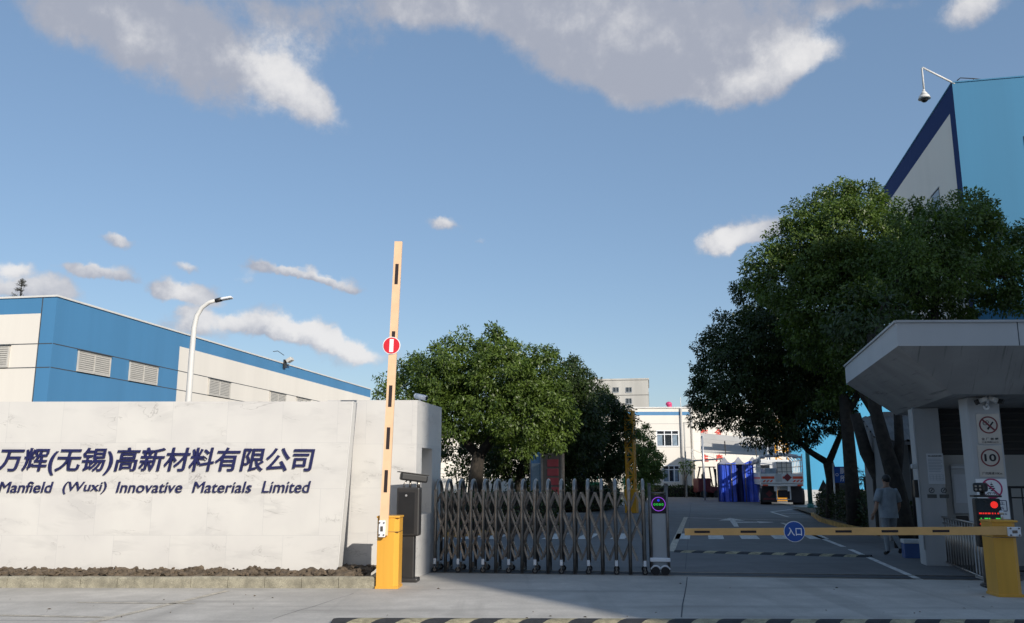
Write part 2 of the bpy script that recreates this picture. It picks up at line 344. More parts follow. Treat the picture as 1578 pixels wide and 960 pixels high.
# ------------------------------------------------------------ builders
class MB:
    def __init__(s): s.bm = bmesh.new()
    def _fin(s, vs, mi, smooth=False):
        fs = set()
        for v in vs:
            for f in v.link_faces: fs.add(f)
        for f in fs: f.material_index = mi; f.smooth = smooth
    def box(s, c, d, rz=0., mi=0, bev=0., rot=None):
        mx = Matrix.Translation(c) @ (rot if rot is not None else Matrix.Rotation(rz, 4, 'Z')) @ Matrix.Diagonal((d[0], d[1], d[2], 1))
        r = bmesh.ops.create_cube(s.bm, size=1, matrix=mx); vs = r['verts']
        if bev:
            es = list({e for v in vs for e in v.link_edges})
            q = bmesh.ops.bevel(s.bm, geom=es, offset=bev, segments=2, affect='EDGES', profile=.5)
            for f in q['faces']: f.material_index = mi
            vs = list({v for f in q['faces'] for v in f.verts} | {v for v in vs if v.is_valid})
        s._fin(vs, mi); return s
    def bx(s, x0, x1, y0, y1, z0, z1, mi=0, bev=0.):
        return s.box(((x0 + x1) / 2, (y0 + y1) / 2, (z0 + z1) / 2), (abs(x1 - x0), abs(y1 - y0), abs(z1 - z0)), 0, mi, bev)
    def cyl(s, p0, p1, r, r2=None, n=12, mi=0, caps=True, sm=True):
        p0 = Vector(p0); p1 = Vector(p1); d = p1 - p0; r2 = r if r2 is None else r2
        q = d.to_track_quat('Z', 'Y').to_matrix().to_4x4()
        rr = bmesh.ops.create_cone(s.bm, cap_ends=caps, segments=n, radius1=r, radius2=max(r2, 1e-5), depth=d.length, matrix=Matrix.Translation((p0 + p1) / 2) @ q)
        s._fin(rr['verts'], mi, False)
        if sm:
            for f in {f for v in rr['verts'] for f in v.link_faces}:
                if len(f.verts) == 4: f.smooth = True
        return s
    def bar(s, p0, p1, w, h=None, mi=0):
        p0 = Vector(p0); p1 = Vector(p1); d = p1 - p0
        q = d.to_track_quat('Z', 'Y').to_matrix().to_4x4()
        return s.box((p0 + p1) / 2, (w, h or w, d.length), rot=q, mi=mi)
    def tube(s, pts, rad, n=8, mi=0, sq=False):
        pts = [Vector(p) for p in pts]; rings = []; k = len(pts)
        rad = rad if isinstance(rad, (list, tuple)) else [rad] * k
        up = None
        for i, p in enumerate(pts):
            t = (pts[min(i + 1, k - 1)] - pts[max(i - 1, 0)]).normalized()
            if up is None:
                a = Vector((0, 0, 1)) if abs(t.z) < .9 else Vector((1, 0, 0)); up = (a - t * a.dot(t)).normalized()
            else: up = (up - t * up.dot(t)).normalized()
            sd = t.cross(up)
            rings.append([s.bm.verts.new(p + (up * math.cos(2 * math.pi * j / n + (math.pi / n if sq else 0)) + sd * math.sin(2 * math.pi * j / n + (math.pi / n if sq else 0))) * rad[i]) for j in range(n)])
        for i in range(k - 1):
            for j in range(n):
                f = s.bm.faces.new((rings[i][j], rings[i][(j + 1) % n], rings[i + 1][(j + 1) % n], rings[i + 1][j])); f.material_index = mi; f.smooth = not sq
        for rg, rev in ((rings[0], True), (rings[-1], False)):
            f = s.bm.faces.new(rg[::-1] if rev else rg); f.material_index = mi
        return s
    def poly(s, pts, mi=0):
        f = s.bm.faces.new([s.bm.verts.new(p) for p in pts]); f.material_index = mi; return s
    def prism(s, pts, vec, mi=0, bev=0.):
        vec = Vector(vec); a = [s.bm.verts.new(p) for p in pts]; b = [s.bm.verts.new(Vector(p) + vec) for p in pts]; n = len(pts)
        fs = [s.bm.faces.new(a[::-1]), s.bm.faces.new(b)] + [s.bm.faces.new((a[i], a[(i + 1) % n], b[(i + 1) % n], b[i])) for i in range(n)]
        for f in fs: f.material_index = mi
        bmesh.ops.recalc_face_normals(s.bm, faces=fs); return s
    def sph(s, c, r, mi=0, sc=(1, 1, 1), sub=2, jit=0.):
        rr = bmesh.ops.create_icosphere(s.bm, subdivisions=sub, radius=1, matrix=Matrix.Translation(c) @ Matrix.Diagonal((r * sc[0], r * sc[1], r * sc[2], 1)))
        if jit:
            for v in rr['verts']: v.co += Vector((rnd.uniform(-1, 1), rnd.uniform(-1, 1), rnd.uniform(-1, 1))) * jit
        s._fin(rr['verts'], mi, not jit); return s
    def disc(s, c, r, th, mi=0, n=28, axis=(0, -1, 0)):       # a thin cylinder whose face looks along axis
        c = Vector(c); a = Vector(axis).normalized()
        return s.cyl(c, c + a * th, r, n=n, mi=mi, sm=False)
    def ring(s, c, r0, r1, th, mi=0, n=32):                    # flat ring in the x-z plane looking to -y
        vs = []
        for j in range(n):
            a = 2 * math.pi * j / n
            vs.append([s.bm.verts.new((c[0] + rr * math.cos(a), c[1] + yy, c[2] + rr * math.sin(a))) for rr, yy in ((r0, 0), (r0, -th), (r1, -th), (r1, 0))])
        for j in range(n):
            A, B = vs[j], vs[(j + 1) % n]
            for k in range(4):
                f = s.bm.faces.new((A[k], B[k], B[(k + 1) % 4], A[(k + 1) % 4])); f.material_index = mi
        return s
    def out(s, name, mats, parent=None, loc=None, rz=0.):
        me = bpy.data.meshes.new(name)
        bmesh.ops.recalc_face_normals(s.bm, faces=s.bm.faces[:])
        s.bm.to_mesh(me); s.bm.free()
        for m in (mats if isinstance(mats, (list, tuple)) else [mats]): me.materials.append(M[m])
        o = bpy.data.objects.new(name, me); COL.objects.link(o)
        if parent: o.parent = parent
        if loc is not None: o.location = loc
        if rz: o.rotation_euler.z = rz
        return o
def tag(o, label, cat, group=None):
    o['label'] = label; o['category'] = cat
    if group: o['group'] = group
    return o
def struct(o, kind='structure'): o['kind'] = kind; return o
def thing(name, label, cat, loc=(0, 0, 0), rz=0., group=None):
    o = bpy.data.objects.new(name, None); COL.objects.link(o); o.location = loc; o.rotation_euler = (0, 0, rz); o.empty_display_size = .1
    return tag(o, label, cat, group)
def cp(o, parent, loc=None):
    c = o.copy(); COL.objects.link(c); c.parent = parent
    if loc is not None: c.location = loc
    return c

def txt(s, name, mt, parent, box, y, th=.01, bold=0., shear=0., stretch=True, align='C', spacing=1.0):
    """lettering in the local x-z plane looking to -y, fitted to box (x0, x1, z0, z1)"""
    cu = bpy.data.curves.new(name, 'FONT'); cu.body = s; cu.size = 1; cu.extrude = .5; cu.offset = bold; cu.shear = shear; cu.space_character = spacing; cu.resolution_u = 4
    if align == 'C': cu.align_x = 'CENTER'
    t = bpy.data.objects.new(name, cu); COL.objects.link(t)
    dg = bpy.context.evaluated_depsgraph_get(); dg.update()
    me = bpy.data.meshes.new_from_object(t.evaluated_get(dg))
    bpy.data.objects.remove(t); bpy.data.curves.remove(cu)
    n = len(me.vertices); a = np.empty(n * 3, 'f'); me.vertices.foreach_get('co', a); a = a.reshape(-1, 3)
    lo, hi = a.min(0), a.max(0); x0, x1, z0, z1 = box
    sx = (x1 - x0) / max(1e-6, hi[0] - lo[0]); sz = (z1 - z0) / max(1e-6, hi[1] - lo[1])
    ox = x0
    if not stretch:
        k = min(sx, sz); ox = (x0 + x1) / 2 - k * (hi[0] - lo[0]) / 2; sx = sz = k
    o_ = np.empty_like(a)
    o_[:, 0] = ox + (a[:, 0] - lo[0]) * sx; o_[:, 2] = z0 + (a[:, 1] - lo[1]) * sz
    o_[:, 1] = y - (a[:, 2] - lo[2]) / max(1e-6, hi[2] - lo[2]) * th
    me.vertices.foreach_set('co', o_.ravel()); me.update()
    me.materials.clear(); me.materials.append(M[mt]); me.name = name
    o = bpy.data.objects.new(name, me); COL.objects.link(o); o.parent = parent
    return o

# leaves ------------------------------------------------------
def leaf_mesh(name, pts, outd, size, mt, parent=None, rs=None, droop=.6, aspect=.42):
    n = len(pts)
    d = outd * .55 + rs.normal(0, .55, (n, 3)); d[:, 2] -= droop
    d /= np.linalg.norm(d, axis=1, keepdims=True) + 1e-9
    r = outd * 1.0 + rs.normal(0, .55, (n, 3)); r[:, 2] += .35
    s = np.cross(d, r); s /= np.linalg.norm(s, axis=1, keepdims=True) + 1e-9
    L_ = (size * rs.uniform(.65, 1.35, n))[:, None]
    w = L_ * aspect
    nrm = np.cross(s, d)
    v = np.empty((n, 4, 3), 'f')
    v[:, 0] = pts; v[:, 1] = pts + d * L_ * .5 + s * w * .5 + nrm * L_ * .06; v[:, 2] = pts + d * L_; v[:, 3] = pts + d * L_ * .5 - s * w * .5 + nrm * L_ * .06
    me = bpy.data.meshes.new(name)
    me.vertices.add(n * 4); me.vertices.foreach_set('co', v.ravel())
    me.loops.add(n * 4); me.loops.foreach_set('vertex_index', np.arange(n * 4, dtype='i'))
    me.polygons.add(n); me.polygons.foreach_set('loop_start', np.arange(0, n * 4, 4, dtype='i'))
    me.update(calc_edges=True); me.materials.append(M[mt])
    o = bpy.data.objects.new(name, me); COL.objects.link(o)
    if parent: o.parent = parent
    return o
def crown_points(blobs, dens, rs, clump=.42, fill=.25):
    """blobs: (x,y,z,r) relative to the tree; sub-clumps sit on each blob's shell, leaves round each sub-clump"""
    P_, D_ = [], []
    B = np.array(blobs, float)
    for (x, y, z, r) in blobs:
        ns = max(10, int(34 * r * r)); u = rs.normal(0, 1, (ns, 3)); u /= np.linalg.norm(u, axis=1, keepdims=True)
        u = u[u[:, 2] > -.75]
        c = np.array([x, y, z]) + u * r * rs.uniform(.72, 1.02, (len(u), 1))
        # drop sub-clumps deep within another blob
        dd = np.linalg.norm(c[:, None, :] - B[None, :, :3], axis=2) / B[None, :, 3]
        keep = (dd < .62).sum(1) == 0
        c = c[keep]; u = u[keep]
        for ci, ui in zip(c, u):
            cr = clump * rs.uniform(.6, 1.3) * min(1., .45 + r * .4)
            k = int(dens * cr * cr * rs.uniform(.6, 1.25))
            q = rs.normal(0, 1, (k, 3)); q /= np.linalg.norm(q, axis=1, keepdims=True) + 1e-9
            q *= rs.uniform(.25, 1, (k, 1)) ** .5 * cr; q[:, 2] *= .75
            P_.append(ci + q); o = q / cr * .7 + ui; D_.append(o / (np.linalg.norm(o, axis=1, keepdims=True) + 1e-9))
        k = int(dens * fill * r ** 2.2)
        q = rs.normal(0, 1, (k, 3)); q /= np.linalg.norm(q, axis=1, keepdims=True) + 1e-9
        rr = rs.uniform(.2, .85, (k, 1)) ** .6 * r
        P_.append(np.array([x, y, z]) + q * rr); D_.append(q)
    return np.concatenate(P_), np.concatenate(D_)
def px_blobs(base, Y, lst, spread=1.):
    """crown lobes given where they show: (px, py, r in px, depth offset in m)"""
    out = []
    for (px, py, r, dy) in lst:
        q = P(px, py, Y + dy); rr = r * (.9 if Y == 31. else 1.) * (Y + dy) / 1340.
        out.append((q.x - base.x, q.y - base.y, q.z, rr))
    return out
def tree(name, label, base, blobs, trunks, dens, leaf, mt, seed, group=None, clump=.36, bark='bark', fill=.8, droop=.6):
    rs = np.random.RandomState(seed)
    t = thing(name, label, 'tree', base, group=group)
    p, d = crown_points(blobs, dens, rs, clump, fill)
    leaf_mesh('crown', p, d, leaf, mt, t, rs, droop)
    b = MB()
    for pts, rad in trunks: b.tube(pts, rad, 9)
    # limbs from the fork to the lobes
    tip = Vector(trunks[0][0][-1]); r0 = trunks[0][1][-1]
    for (x, y, z, r) in sorted(blobs, key=lambda q: -q[3])[:9]:
        src = min((Vector(q[0][-1]) for q in trunks), key=lambda v: (v - Vector((x, y, z))).length)
        e = Vector((x, y, z)); m = src.lerp(e, .5) + Vector((rnd.uniform(-.2, .2), rnd.uniform(-.2, .2), .15 * r))
        b.tube([src - Vector((0, 0, .1)), m, e], [r0 * .75, r0 * .45, r0 * .15], 6)
    b.out('trunk', bark, t)
    return t
def hedge(name, label, poly, z0, z1, dens, mt, seed, leaf=.09, cat='hedge', group=None):
    """clipped hedge over a ground polygon: leaves on top and sides over a dark twig body"""
    rs = np.random.RandomState(seed); pv = [Vector((p[0], p[1])) for p in poly]; n = len(pv)
    cen = sum(pv, Vector((0, 0))) / n
    t = thing(name, label, cat, (cen.x, cen.y, z0), group=group)
    pts, out = [], []
    for i in range(n):
        a, b = pv[i], pv[(i + 1) % n]; e = b - a; k = int(e.length * (z1 - z0) * dens); nrm = Vector((e.y, -e.x)).normalized()
        if nrm.dot((a + b) / 2 - cen) < 0: nrm = -nrm
        u = rs.uniform(0, 1, k); q = np.stack([a.x + e.x * u, a.y + e.y * u, rs.uniform(0, z1 - z0, k)], 1)
        q[:, :2] += np.array(nrm)[None] * (rs.normal(0, .06, (k, 1)) + .05 * np.sin(q[:, 2:3] * 7 + u[:, None] * 20))
        pts.append(q); out.append(np.tile([nrm.x, nrm.y, .3], (k, 1)))
    lo = np.array([min(p.x for p in pv), min(p.y for p in pv)]); hi = np.array([max(p.x for p in pv), max(p.y for p in pv)])
    k = int((hi - lo).prod() * dens); q = rs.uniform(0, 1, (k, 2)) * (hi - lo) + lo
    ins = np.zeros(k, bool)
    for i in range(n):
        a, b = pv[i], pv[(i + 1) % n]
        c = ((a.y > q[:, 1]) != (b.y > q[:, 1])) & (q[:, 0] < (b.x - a.x) * (q[:, 1] - a.y) / ((b.y - a.y) or 1e-9) + a.x); ins ^= c
    q = q[ins]; zz = (z1 - z0) + .07 * np.sin(q[:, :1] * 3.1) * np.cos(q[:, 1:] * 2.3) + rs.normal(0, .05, (len(q), 1))
    pts.append(np.concatenate([q, zz], 1)); out.append(np.tile([0, 0, 1.], (len(q), 1)))
    p = np.concatenate(pts); p[:, :2] -= np.array(cen)[None]
    leaf_mesh('foliage', p, np.concatenate(out), leaf, mt, t, rs, .1, .55)
    b = MB(); b.prism([((v.x - cen.x) * .96, (v.y - cen.y) * .96, 0) for v in pv], (0, 0, (z1 - z0) * .94)); b.out('twig_body', 'bark', t)
    return t

def wall_grid(b, fr_pt, us, zs, mi):
    """patches of a wall side by side: fr_pt(u, z) -> point, mi[row][col] material or None"""
    for r in range(len(zs) - 1):
        for c in range(len(us) - 1):
            k = mi[r][c]
            if k is None: continue
            b.poly([fr_pt(us[c], zs[r]), fr_pt(us[c + 1], zs[r]), fr_pt(us[c + 1], zs[r + 1]), fr_pt(us[c], zs[r + 1])], k)
    return b

# ------------------------------------------------------------ the setting: ground, road, kerbs, markings
AZR = R(12.)                               # azimuth of the entrance road
gL = G(640, 882); gR = G(1510, 894)
AZG = math.atan2(-(gR.y - gL.y), gR.x - gL.x)
GATE = Fr(gL, AZG)
def sheet(name, pts, z, mt, kind='structure'):
    b = MB(); b.poly([(p[0], p[1], z) for p in pts]); return struct(b.out(name, mt), kind)
sheet('ground', [(-1500, -1500), (1500, -1500), (1500, 1500), (-1500, 1500)], 0, 'far_ground')
sheet('road', [(-60, -12), (60, -12), (60, 15.0), (8.6, 14.85), (-1.9, 16.25), (-2.2, 13.86), (-60, 14.0)], .004, 'concrete')
inner = sheet('road', [(-1.9, 16.254), (8.6, 14.854), (12.6, 22), (14.5, 40), (20, 75), (10, 75), (7.5, 55), (3.5, 40), (-12, 33), (-12, 24), (-2.8, 24)], .004, 'road_grey')
def mark(pts, mt='marking_white', z=.008):
    b = MB(); b.poly([(p[0], p[1], z) for p in pts]); return b
def line_px(a, c, w, mt='marking_white'):
    A, B = G(*a), G(*c); d = (B - A).normalized(); n = Vector((-d.y, d.x, 0)) * w / 2
    return struct(mark([A - n, B - n, B + n, A + n]).out('road_marking', mt))
line_px((0, 949), (168, 952), .10, 'marking_worn'); line_px((128, 963), (350, 911), .11, 'marking_worn'); line_px((120, 929), (300, 931), .06, 'marking_worn')
line_px((1057, 797), (1034, 850), .16, 'marking_worn'); line_px((1058, 798), (1215, 802), .14)
line_px((1205, 806), (1300, 843), .13); line_px((1310, 847), (1418, 894), .12)
for x0, x1 in ((660, 690), (700, 728), (739, 765), (1040, 1063), (1092, 1116), (1143, 1171), (1194, 1226), (1248, 1278), (940, 962), (886, 910), (834, 858)):
    y0, y1 = (831, 823)
    a = G(x0, y0); c = G(x1, y0); v = Vector((math.sin(AZR), math.cos(AZR), 0)) * 2.3
    struct(mark([a, c, c + v, a + v]).out('road_marking', 'marking_white'))
# turn arrow
a0 = G(1135, 812); RF = Fr(a0, AZR)
struct(mark([RF.w(-.08, 0), RF.w(.08, 0), RF.w(.12, 2.6), RF.w(.9, 2.9), RF.w(.9, 2.5), RF.w(1.5, 3.2), RF.w(.9, 3.9), RF.w(.9, 3.4), RF.w(.12, 3.4), RF.w(.12, 4.2), RF.w(.5, 4.2), RF.w(0, 6.4), RF.w(-.5, 4.2), RF.w(-.08, 4.2)]).out('road_marking', 'marking_white'))
for a, c in (((1188, 789), (1240, 783)), ((1188, 789), (1215, 797)), ((1240, 783), (1245, 786)), ((1204, 792), (1246, 791)), ((1215, 797), (1246, 797)), ((1210, 794.5), (1246, 794))): line_px(a, c, .13)
# dark expansion joints and cracks
def crack(pts, w=.012, z=.0075):
    b = MB()
    for i in range(len(pts) - 1):
        A, B = pts[i], pts[i + 1]; d = (B - A).normalized(); n = Vector((-d.y, d.x, 0)) * w / 2
        b.poly([(q.x, q.y, z) for q in (A - n, B - n, B + n, A + n)])
    return struct(b.out('road_joint', 'joint_dark'))
def wob(a, c, n, j):
    A, B = G(*a), G(*c); return [A.lerp(B, i / n) + Vector((rnd.uniform(-j, j), rnd.uniform(-j, j), 0)) * (0 < i < n) for i in range(n + 1)]
crack(wob((1059, 890), (1050, 952), 4, .01), .014); crack(wob((1063, 805), (1056, 878), 5, .01), .012); crack(wob((420, 955), (505, 928), 6, .03), .008); crack(wob((505, 928), (545, 915), 4, .03), .006)
crack(wob((0, 957), (420, 958), 3, .005), .008); crack(wob((1040, 866), (1330, 870), 3, .005), .012); crack(wob((1065, 775), (1062, 800), 3, .01), .02)
# gate track: a pair of steel rails let into the ground
b = MB()
for y, w in ((-.02, .07), (.52, .06)): b.bx(-.3, 10.2, y - w / 2, y + w / 2, .004, .012)
struct(b.out('gate_track', 'steel_dark', None, (gL.x, gL.y, 0), -AZG))
b = MB(); b.bx(-.2, 10.2, .09, .44, .004, .0075); struct(b.out('gate_track', 'joint_dark', None, (gL.x, gL.y, 0), -AZG))

KR_Y = G(578, 907).y + 1.6
b = MB()
for k in range(48):
    p_ = G(rnd.uniform(-20, 1560), rnd.uniform(897, 958)); a_ = rnd.uniform(0, 6.28); l_ = rnd.uniform(.01, .032); w_ = l_ * .45
    if p_.y > KR_Y: continue
    u_, v_ = Vector((math.cos(a_), math.sin(a_), 0)), Vector((-math.sin(a_), math.cos(a_), 0))
    b.poly([p_ + Vector((0, 0, .009)) - u_ * l_, p_ + Vector((0, 0, .02)) - v_ * w_, p_ + Vector((0, 0, .01)) + u_ * l_, p_ + Vector((0, 0, .022)) + v_ * w_])
struct(b.out('leaf_litter', 'litter'), 'stuff')
# planter: kerb, soil
KL, KR = G(-160, 906), G(578, 907)
b = MB(); n = 13
for i in range(n):
    A = KL.lerp(KR, i / n); B = KL.lerp(KR, (i + 1) / n); A = A + (B - A) * .012
    h = .165 + rnd.uniform(-.006, .006)
    b.prism([(A.x, A.y, 0), (B.x, B.y, 0), (B.x, B.y, h - .03), (B.x, B.y + .03, h), (B.x, B.y + .13, h), (A.x, A.y + .13, h), (A.x, A.y + .03, h), (A.x, A.y, h - .03)][:0] or [(A.x, A.y + .0, 0), (A.x, A.y, h - .025), (A.x, A.y + .025, h), (A.x, A.y + .13, h), (A.x, A.y + .13, 0)], (B.x - A.x, B.y - A.y, 0))
b.prism([(KR.x - .13, KR.y + .135, 0), (KR.x, KR.y + .135, 0), (KR.x + .01, KR.y + .135, .15), (KR.x - .13, KR.y + .135, .15)], (0.02, 1.5, 0))
struct(b.out('kerb', 'kerb_stone'))
bm = bmesh.new(); NX, NY = 150, 22
g = [[bm.verts.new((KL.x + (KR.x - .14 - KL.x) * i / NX, KL.y + .13 + 1.6 * j / NY, .14 + .075 * math.sin(min(1, j / 7) * 1.57) + rnd.gauss(0, .016) + .025 * math.sin(i * .5) * math.sin(j * .7 + i * .13))) for j in range(NY + 1)] for i in range(NX + 1)]
for i in range(NX):
    for j in range(NY): bm.faces.new((g[i][j], g[i + 1][j], g[i + 1][j + 1], g[i][j + 1]))
mb = MB(); mb.bm.free(); mb.bm = bm
for k in range(620):
    x = rnd.uniform(KL.x, KR.x - .2); y = KL.y + .2 + abs(rnd.gauss(0, .35)); r = rnd.uniform(.012, .042) * (1.5 if rnd.random() < .08 else 1)
    mb.sph((x, y, .15 + .075 * min(1, (y - KL.y - .13) / .5) + r * .4), r, 0, (1.2, 1, .8), 1, r * .35)
struct(mb.out('soil', 'soil'), 'stuff')

# planting beds inside the gate
def bed(pts, name='kerb', w=.14, h=.14, mt='kerb_yellow', closed=False):
    b = MB(); n = len(pts)
    for i in range(n - 1 + closed):
        A, B = Vector(pts[i][:2]), Vector(pts[(i + 1) % n][:2]); d = (B - A); nn = Vector((-d.y, d.x)).normalized() * w
        b.prism([(A.x, A.y, 0), (A.x + nn.x, A.y + nn.y, 0), (A.x + nn.x, A.y + nn.y, h), (A.x, A.y, h)], (d.x, d.y, 0))
    return struct(b.out(name, mt))
B1 = [G(640, 829), G(700, 828), G(760, 824), G(830, 816.5), G(862, 810), G(868, 803), G(850, 798), (-6, 38), (-12, 36)]
bed(B1[:7]); sheet('soil', B1, .10, 'soil', 'stuff')
B2 = [G(850, 788), G(900, 787.5), G(935, 784), G(952, 779), G(960, 773), (6, 66), (-4, 66)]
bed(B2[:5]); sheet('soil', B2, .10, 'soil', 'stuff')
B3 = [G(1250, 795), G(1262, 804), G(1300, 815), G(1350, 826), G(1404, 838), (10.6, 22.5), (16.5, 24), (19.5, 44), (14.5, 46)]
bed(list(reversed([Vector(p[:2]) for p in B3[:6]]))[::-1]); sheet('soil', B3, .10, 'soil', 'stuff')

# ------------------------------------------------------------ marble sign wall
wl, wr = G(-160, 881, .18), G(521, 881, .18)
SW = Fr((wr.x, wr.y), R(0.6))
wall = thing('sign_wall', 'long white veined marble wall carrying the raised navy company lettering', 'wall', SW.w(0, 0), -SW.az)
x_top, zt = SW.front(543, 618.5)
x_l = SW.loc(wl)[0] - 1.
b = MB()
b.prism([(x_l, 0, 0), (x_top - .17, 0, 0), (x_top, 0, zt), (x_l, 0, zt)], (0, .32, 0)); b.out('panel', 'marble', wall)
b = MB(); b.prism([(x_top - .168, -.003, 0), (x_top - .15, -.003, 0), (x_top + .02, -.003, zt + .003), (x_top + .002, -.003, zt + .003)], (0, .325, 0)); b.out('edge_trim', 'white_paint', wall)
def letters(s, px0, px1, py0, py1, bold, shear, name='lettering', sp=1.0):
    xa, z1 = SW.front(px0, py0); xb, z0 = SW.front(px1, py1)
    return txt(s, name, 'letter_navy', wall, (xa, xb, z0, z1), -.004, .03, bold, shear, spacing=sp)
letters('万辉(无锡)高新材料有限公司', -1, 484.5, 689.5, 732, .012, .16)
for s, a, c, y0, y1 in (('Manfield', 0, 82, 742, 759), ('(Wuxi)', 99, 164, 742, 761), ('Innovative', 181, 281, 742, 759), ('Materials', 298, 388, 742, 759), ('Limited', 405, 479, 741, 759)):
    letters(s, a, c, y0, y1, 0., .2)

# gate pillar block with a niche
pc = P(641, 740, 15.05); pk = P(679, 740, 16.7)
azp = math.atan2(pk.x - pc.x, pk.y - pc.y)
zp = P(641, 616.5, 15.05).z
PF = Fr((pc.x, pc.y), azp); PL = (pk - pc).length
pil = thing('gate_pillar', 'white marble pillar block with a square niche beside the folding gate', 'pillar', PF.w(0, 0), -azp)
xl = -1.55
n0 = PF.side(650, 700)[0]; n1 = PF.side(666, 700)[0]; nz1 = PF.side(652, 690)[1]; nz0 = nz1 - 1.15
b = MB(); D = .28
fx = lambda y, z: (0, y, z)
wall_grid(b, fx, [0, n0, n1, PL], [0, nz0, nz1, zp], [[0, 0, 0], [0, None, 0], [0, 0, 0]])
for q in ([(0, n0, nz0), (0, n1, nz0), (-D, n1, nz0), (-D, n0, nz0)], [(0, n0, nz1), (0, n1, nz1), (-D, n1, nz1), (-D, n0, nz1)], [(0, n0, nz0), (0, n0, nz1), (-D, n0, nz1), (-D, n0, nz0)], [(0, n1, nz0), (0, n1, nz1), (-D, n1, nz1), (-D, n1, nz0)], [(-D, n0, nz0), (-D, n1, nz0), (-D, n1, nz1), (-D, n0, nz1)]): b.poly(q)
sk = math.tan(azp)                      # the face towards the street stays parallel to the sign wall
fl = lambda x: x * sk * .93
b.poly([(xl, fl(xl), 0), (0, 0, 0), (0, 0, zp), (xl, fl(xl), zp)]); b.poly([(xl, fl(xl), zp), (0, 0, zp), (0, PL, zp), (xl, PL, zp)])
b.poly([(xl, PL, 0), (0, PL, 0), (0, PL, zp), (xl, PL, zp)]); b.poly([(xl, fl(xl), 0), (xl, PL, 0), (xl, PL, zp), (xl, fl(xl), zp)])
b.out('block', 'marble', pil)
q = P(647, 613, 16.0)
c = thing('security_camera', 'small white security camera on top of the marble pillar', 'security camera', (q.x, q.y, zp))
b = MB(); b.cyl((0, 0, 0), (0, 0, .1), .025).cyl((0, 0, 0), (0, 0, .015), .06); b.out('bracket', 'white_paint', c)
b = MB(); b.cyl((-.07, .02, .16), (.13, -.06, .11), .05, n=14).sph((-.07, .02, .16), .05); b.out('housing', 'bumper_white', c); b = MB(); b.cyl((.128, -.059, .11), (.135, -.062, .108), .036, n=14); b.out('lens', 'black_plastic', c)

# ------------------------------------------------------------ boom barriers
def barrier_box(t, w, d, h, mt):
    b = MB(); ch = .07
    b.prism([(-w / 2, -d / 2 + ch, .03), (-w / 2 + ch * 0, -d / 2, .03), (w / 2 - ch, -d / 2, .03), (w / 2, -d / 2 + ch, .03), (w / 2, d / 2, .03), (-w / 2, d / 2, .03)][1:], (0, 0, h - .03))
    b.box((0, 0, .02), (w + .03, d + .03, .04), 0, 0, .006)
    b.box((0, 0, h + .012), (w + .03, d + .03, .03), 0, 0, .01)
    b.out('housing', mt, t)
    b = MB(); b.bx(-w / 2 - .002, w / 2 + .003, -d / 2 - .003, d / 2 + .003, h - .215, h - .208); b.out('seam', 'steel_dark', t)
def hub(t, x, y, z, w, h):
    b = MB(); b.box((x, y, z), (w, .05, h), 0, 0, .008); o = b.out('boom_clamp', 'bumper_white', t)
    b = MB()
    for i in (-1, 1):
        for j in (-1, 1): b = MB(); b.disc((x + i * w * .34, y - .026, z + j * h * .36), .012, .012, n=10); b.out('bolt', 'steel_dark', o)
    b = MB(); b.box((x, y - .028, z), (w * .4, .012, h * .3), 0, 0, .003); b.out('hub_plate', 'steel_dark', o)
# raised boom on the left
p = G(599, 905.5)
t = thing('boom_barrier', 'yellow barrier box with its boom raised upright and a red no-entry disc', 'barrier', (p.x, p.y, 0), R(-3), 'boom barriers at the gateway')
barrier_box(t, .33, .36, 1.06, 'yellow_box')
bp = Vector((-.055, -.235, .92)); tip_w = P(614, 372, p.y - .25)
tl = Vector((tip_w.x - p.x, tip_w.y - p.y - .0, tip_w.z)); tl = Matrix.Rotation(R(3), 3, 'Z') @ tl
dv = (tl - bp); Lb = dv.length; ang = math.atan2(dv.x, dv.z)
bo = MB(); bw = .135
bo.prism([(-bw / 2, -.02, -.12), (bw / 2, -.02, -.12), (bw / 2 * .92, -.02, Lb), (-bw / 2 * .92, -.02, Lb)], (0, .045, 0))
boom = bo.out('boom', 'boom_orange', t, bp); boom.rotation_euler = (0, ang, 0)
b = MB()
for zc in (Lb - .55, Lb - 1.66, Lb - 2.53 + .0, Lb - 3.25 + .06, Lb - 3.95 + .1):
    if zc > .35:
        b = MB(); b.bx(-.028, .026, -.0225, -.0205, zc - .17, zc + .17); b.out('reflector_strip', 'dash_dark', boom)
sg = Lb - P(607, 372, p.y).z + P(607, 529, p.y).z - .01
b = MB(); b.disc((-.02, -.024, sg), .142, .01); o = b.out('no_entry_sign', 'sign_white', boom)
b = MB(); b.disc((-.02, -.035, sg), .13, .004); o2 = b.out('red_disc', 'sign_red', boom)
b = MB(); b.bx(-.02 - .032, -.02 + .032, -.0425, -.0395, sg - .105, sg + .105); b.out('white_bar', 'sign_white', boom)
hub(t, bp.x - .02, -.27, .90, .1, .25)

# lowered boom on the right
p = G(1550, 918)
t = thing('boom_barrier', 'yellow barrier box with amber boom lowered across the lane bearing a round blue sign', 'barrier', (p.x, p.y, 0), R(-6), 'boom barriers at the gateway')
barrier_box(t, .34, .38, 1.04, 'yellow_box')
end = P(1055, 819.5, 13.55); e = Matrix.Rotation(R(6), 3, 'Z') @ Vector((end.x - p.x, end.y - p.y, end.z))
s0 = Vector((.02, -.245, .925)); dv = e - s0; Lb = dv.length
az_b = math.atan2(dv.y, dv.x); tilt = math.asin(dv.z / Lb)
b = MB(); b.prism([(0, -.02, -.058), (0, -.02, .058), (Lb, -.02, .05), (Lb, -.02, -.05)], (0, .045, 0))
boom = b.out('boom', 'boom_amber', t, s0); boom.rotation_euler = (0, 0, 0)
boom.matrix_local = Matrix.Translation(s0) @ Matrix.Rotation(az_b, 4, 'Z') @ Matrix.Rotation(-tilt, 4, 'Y')
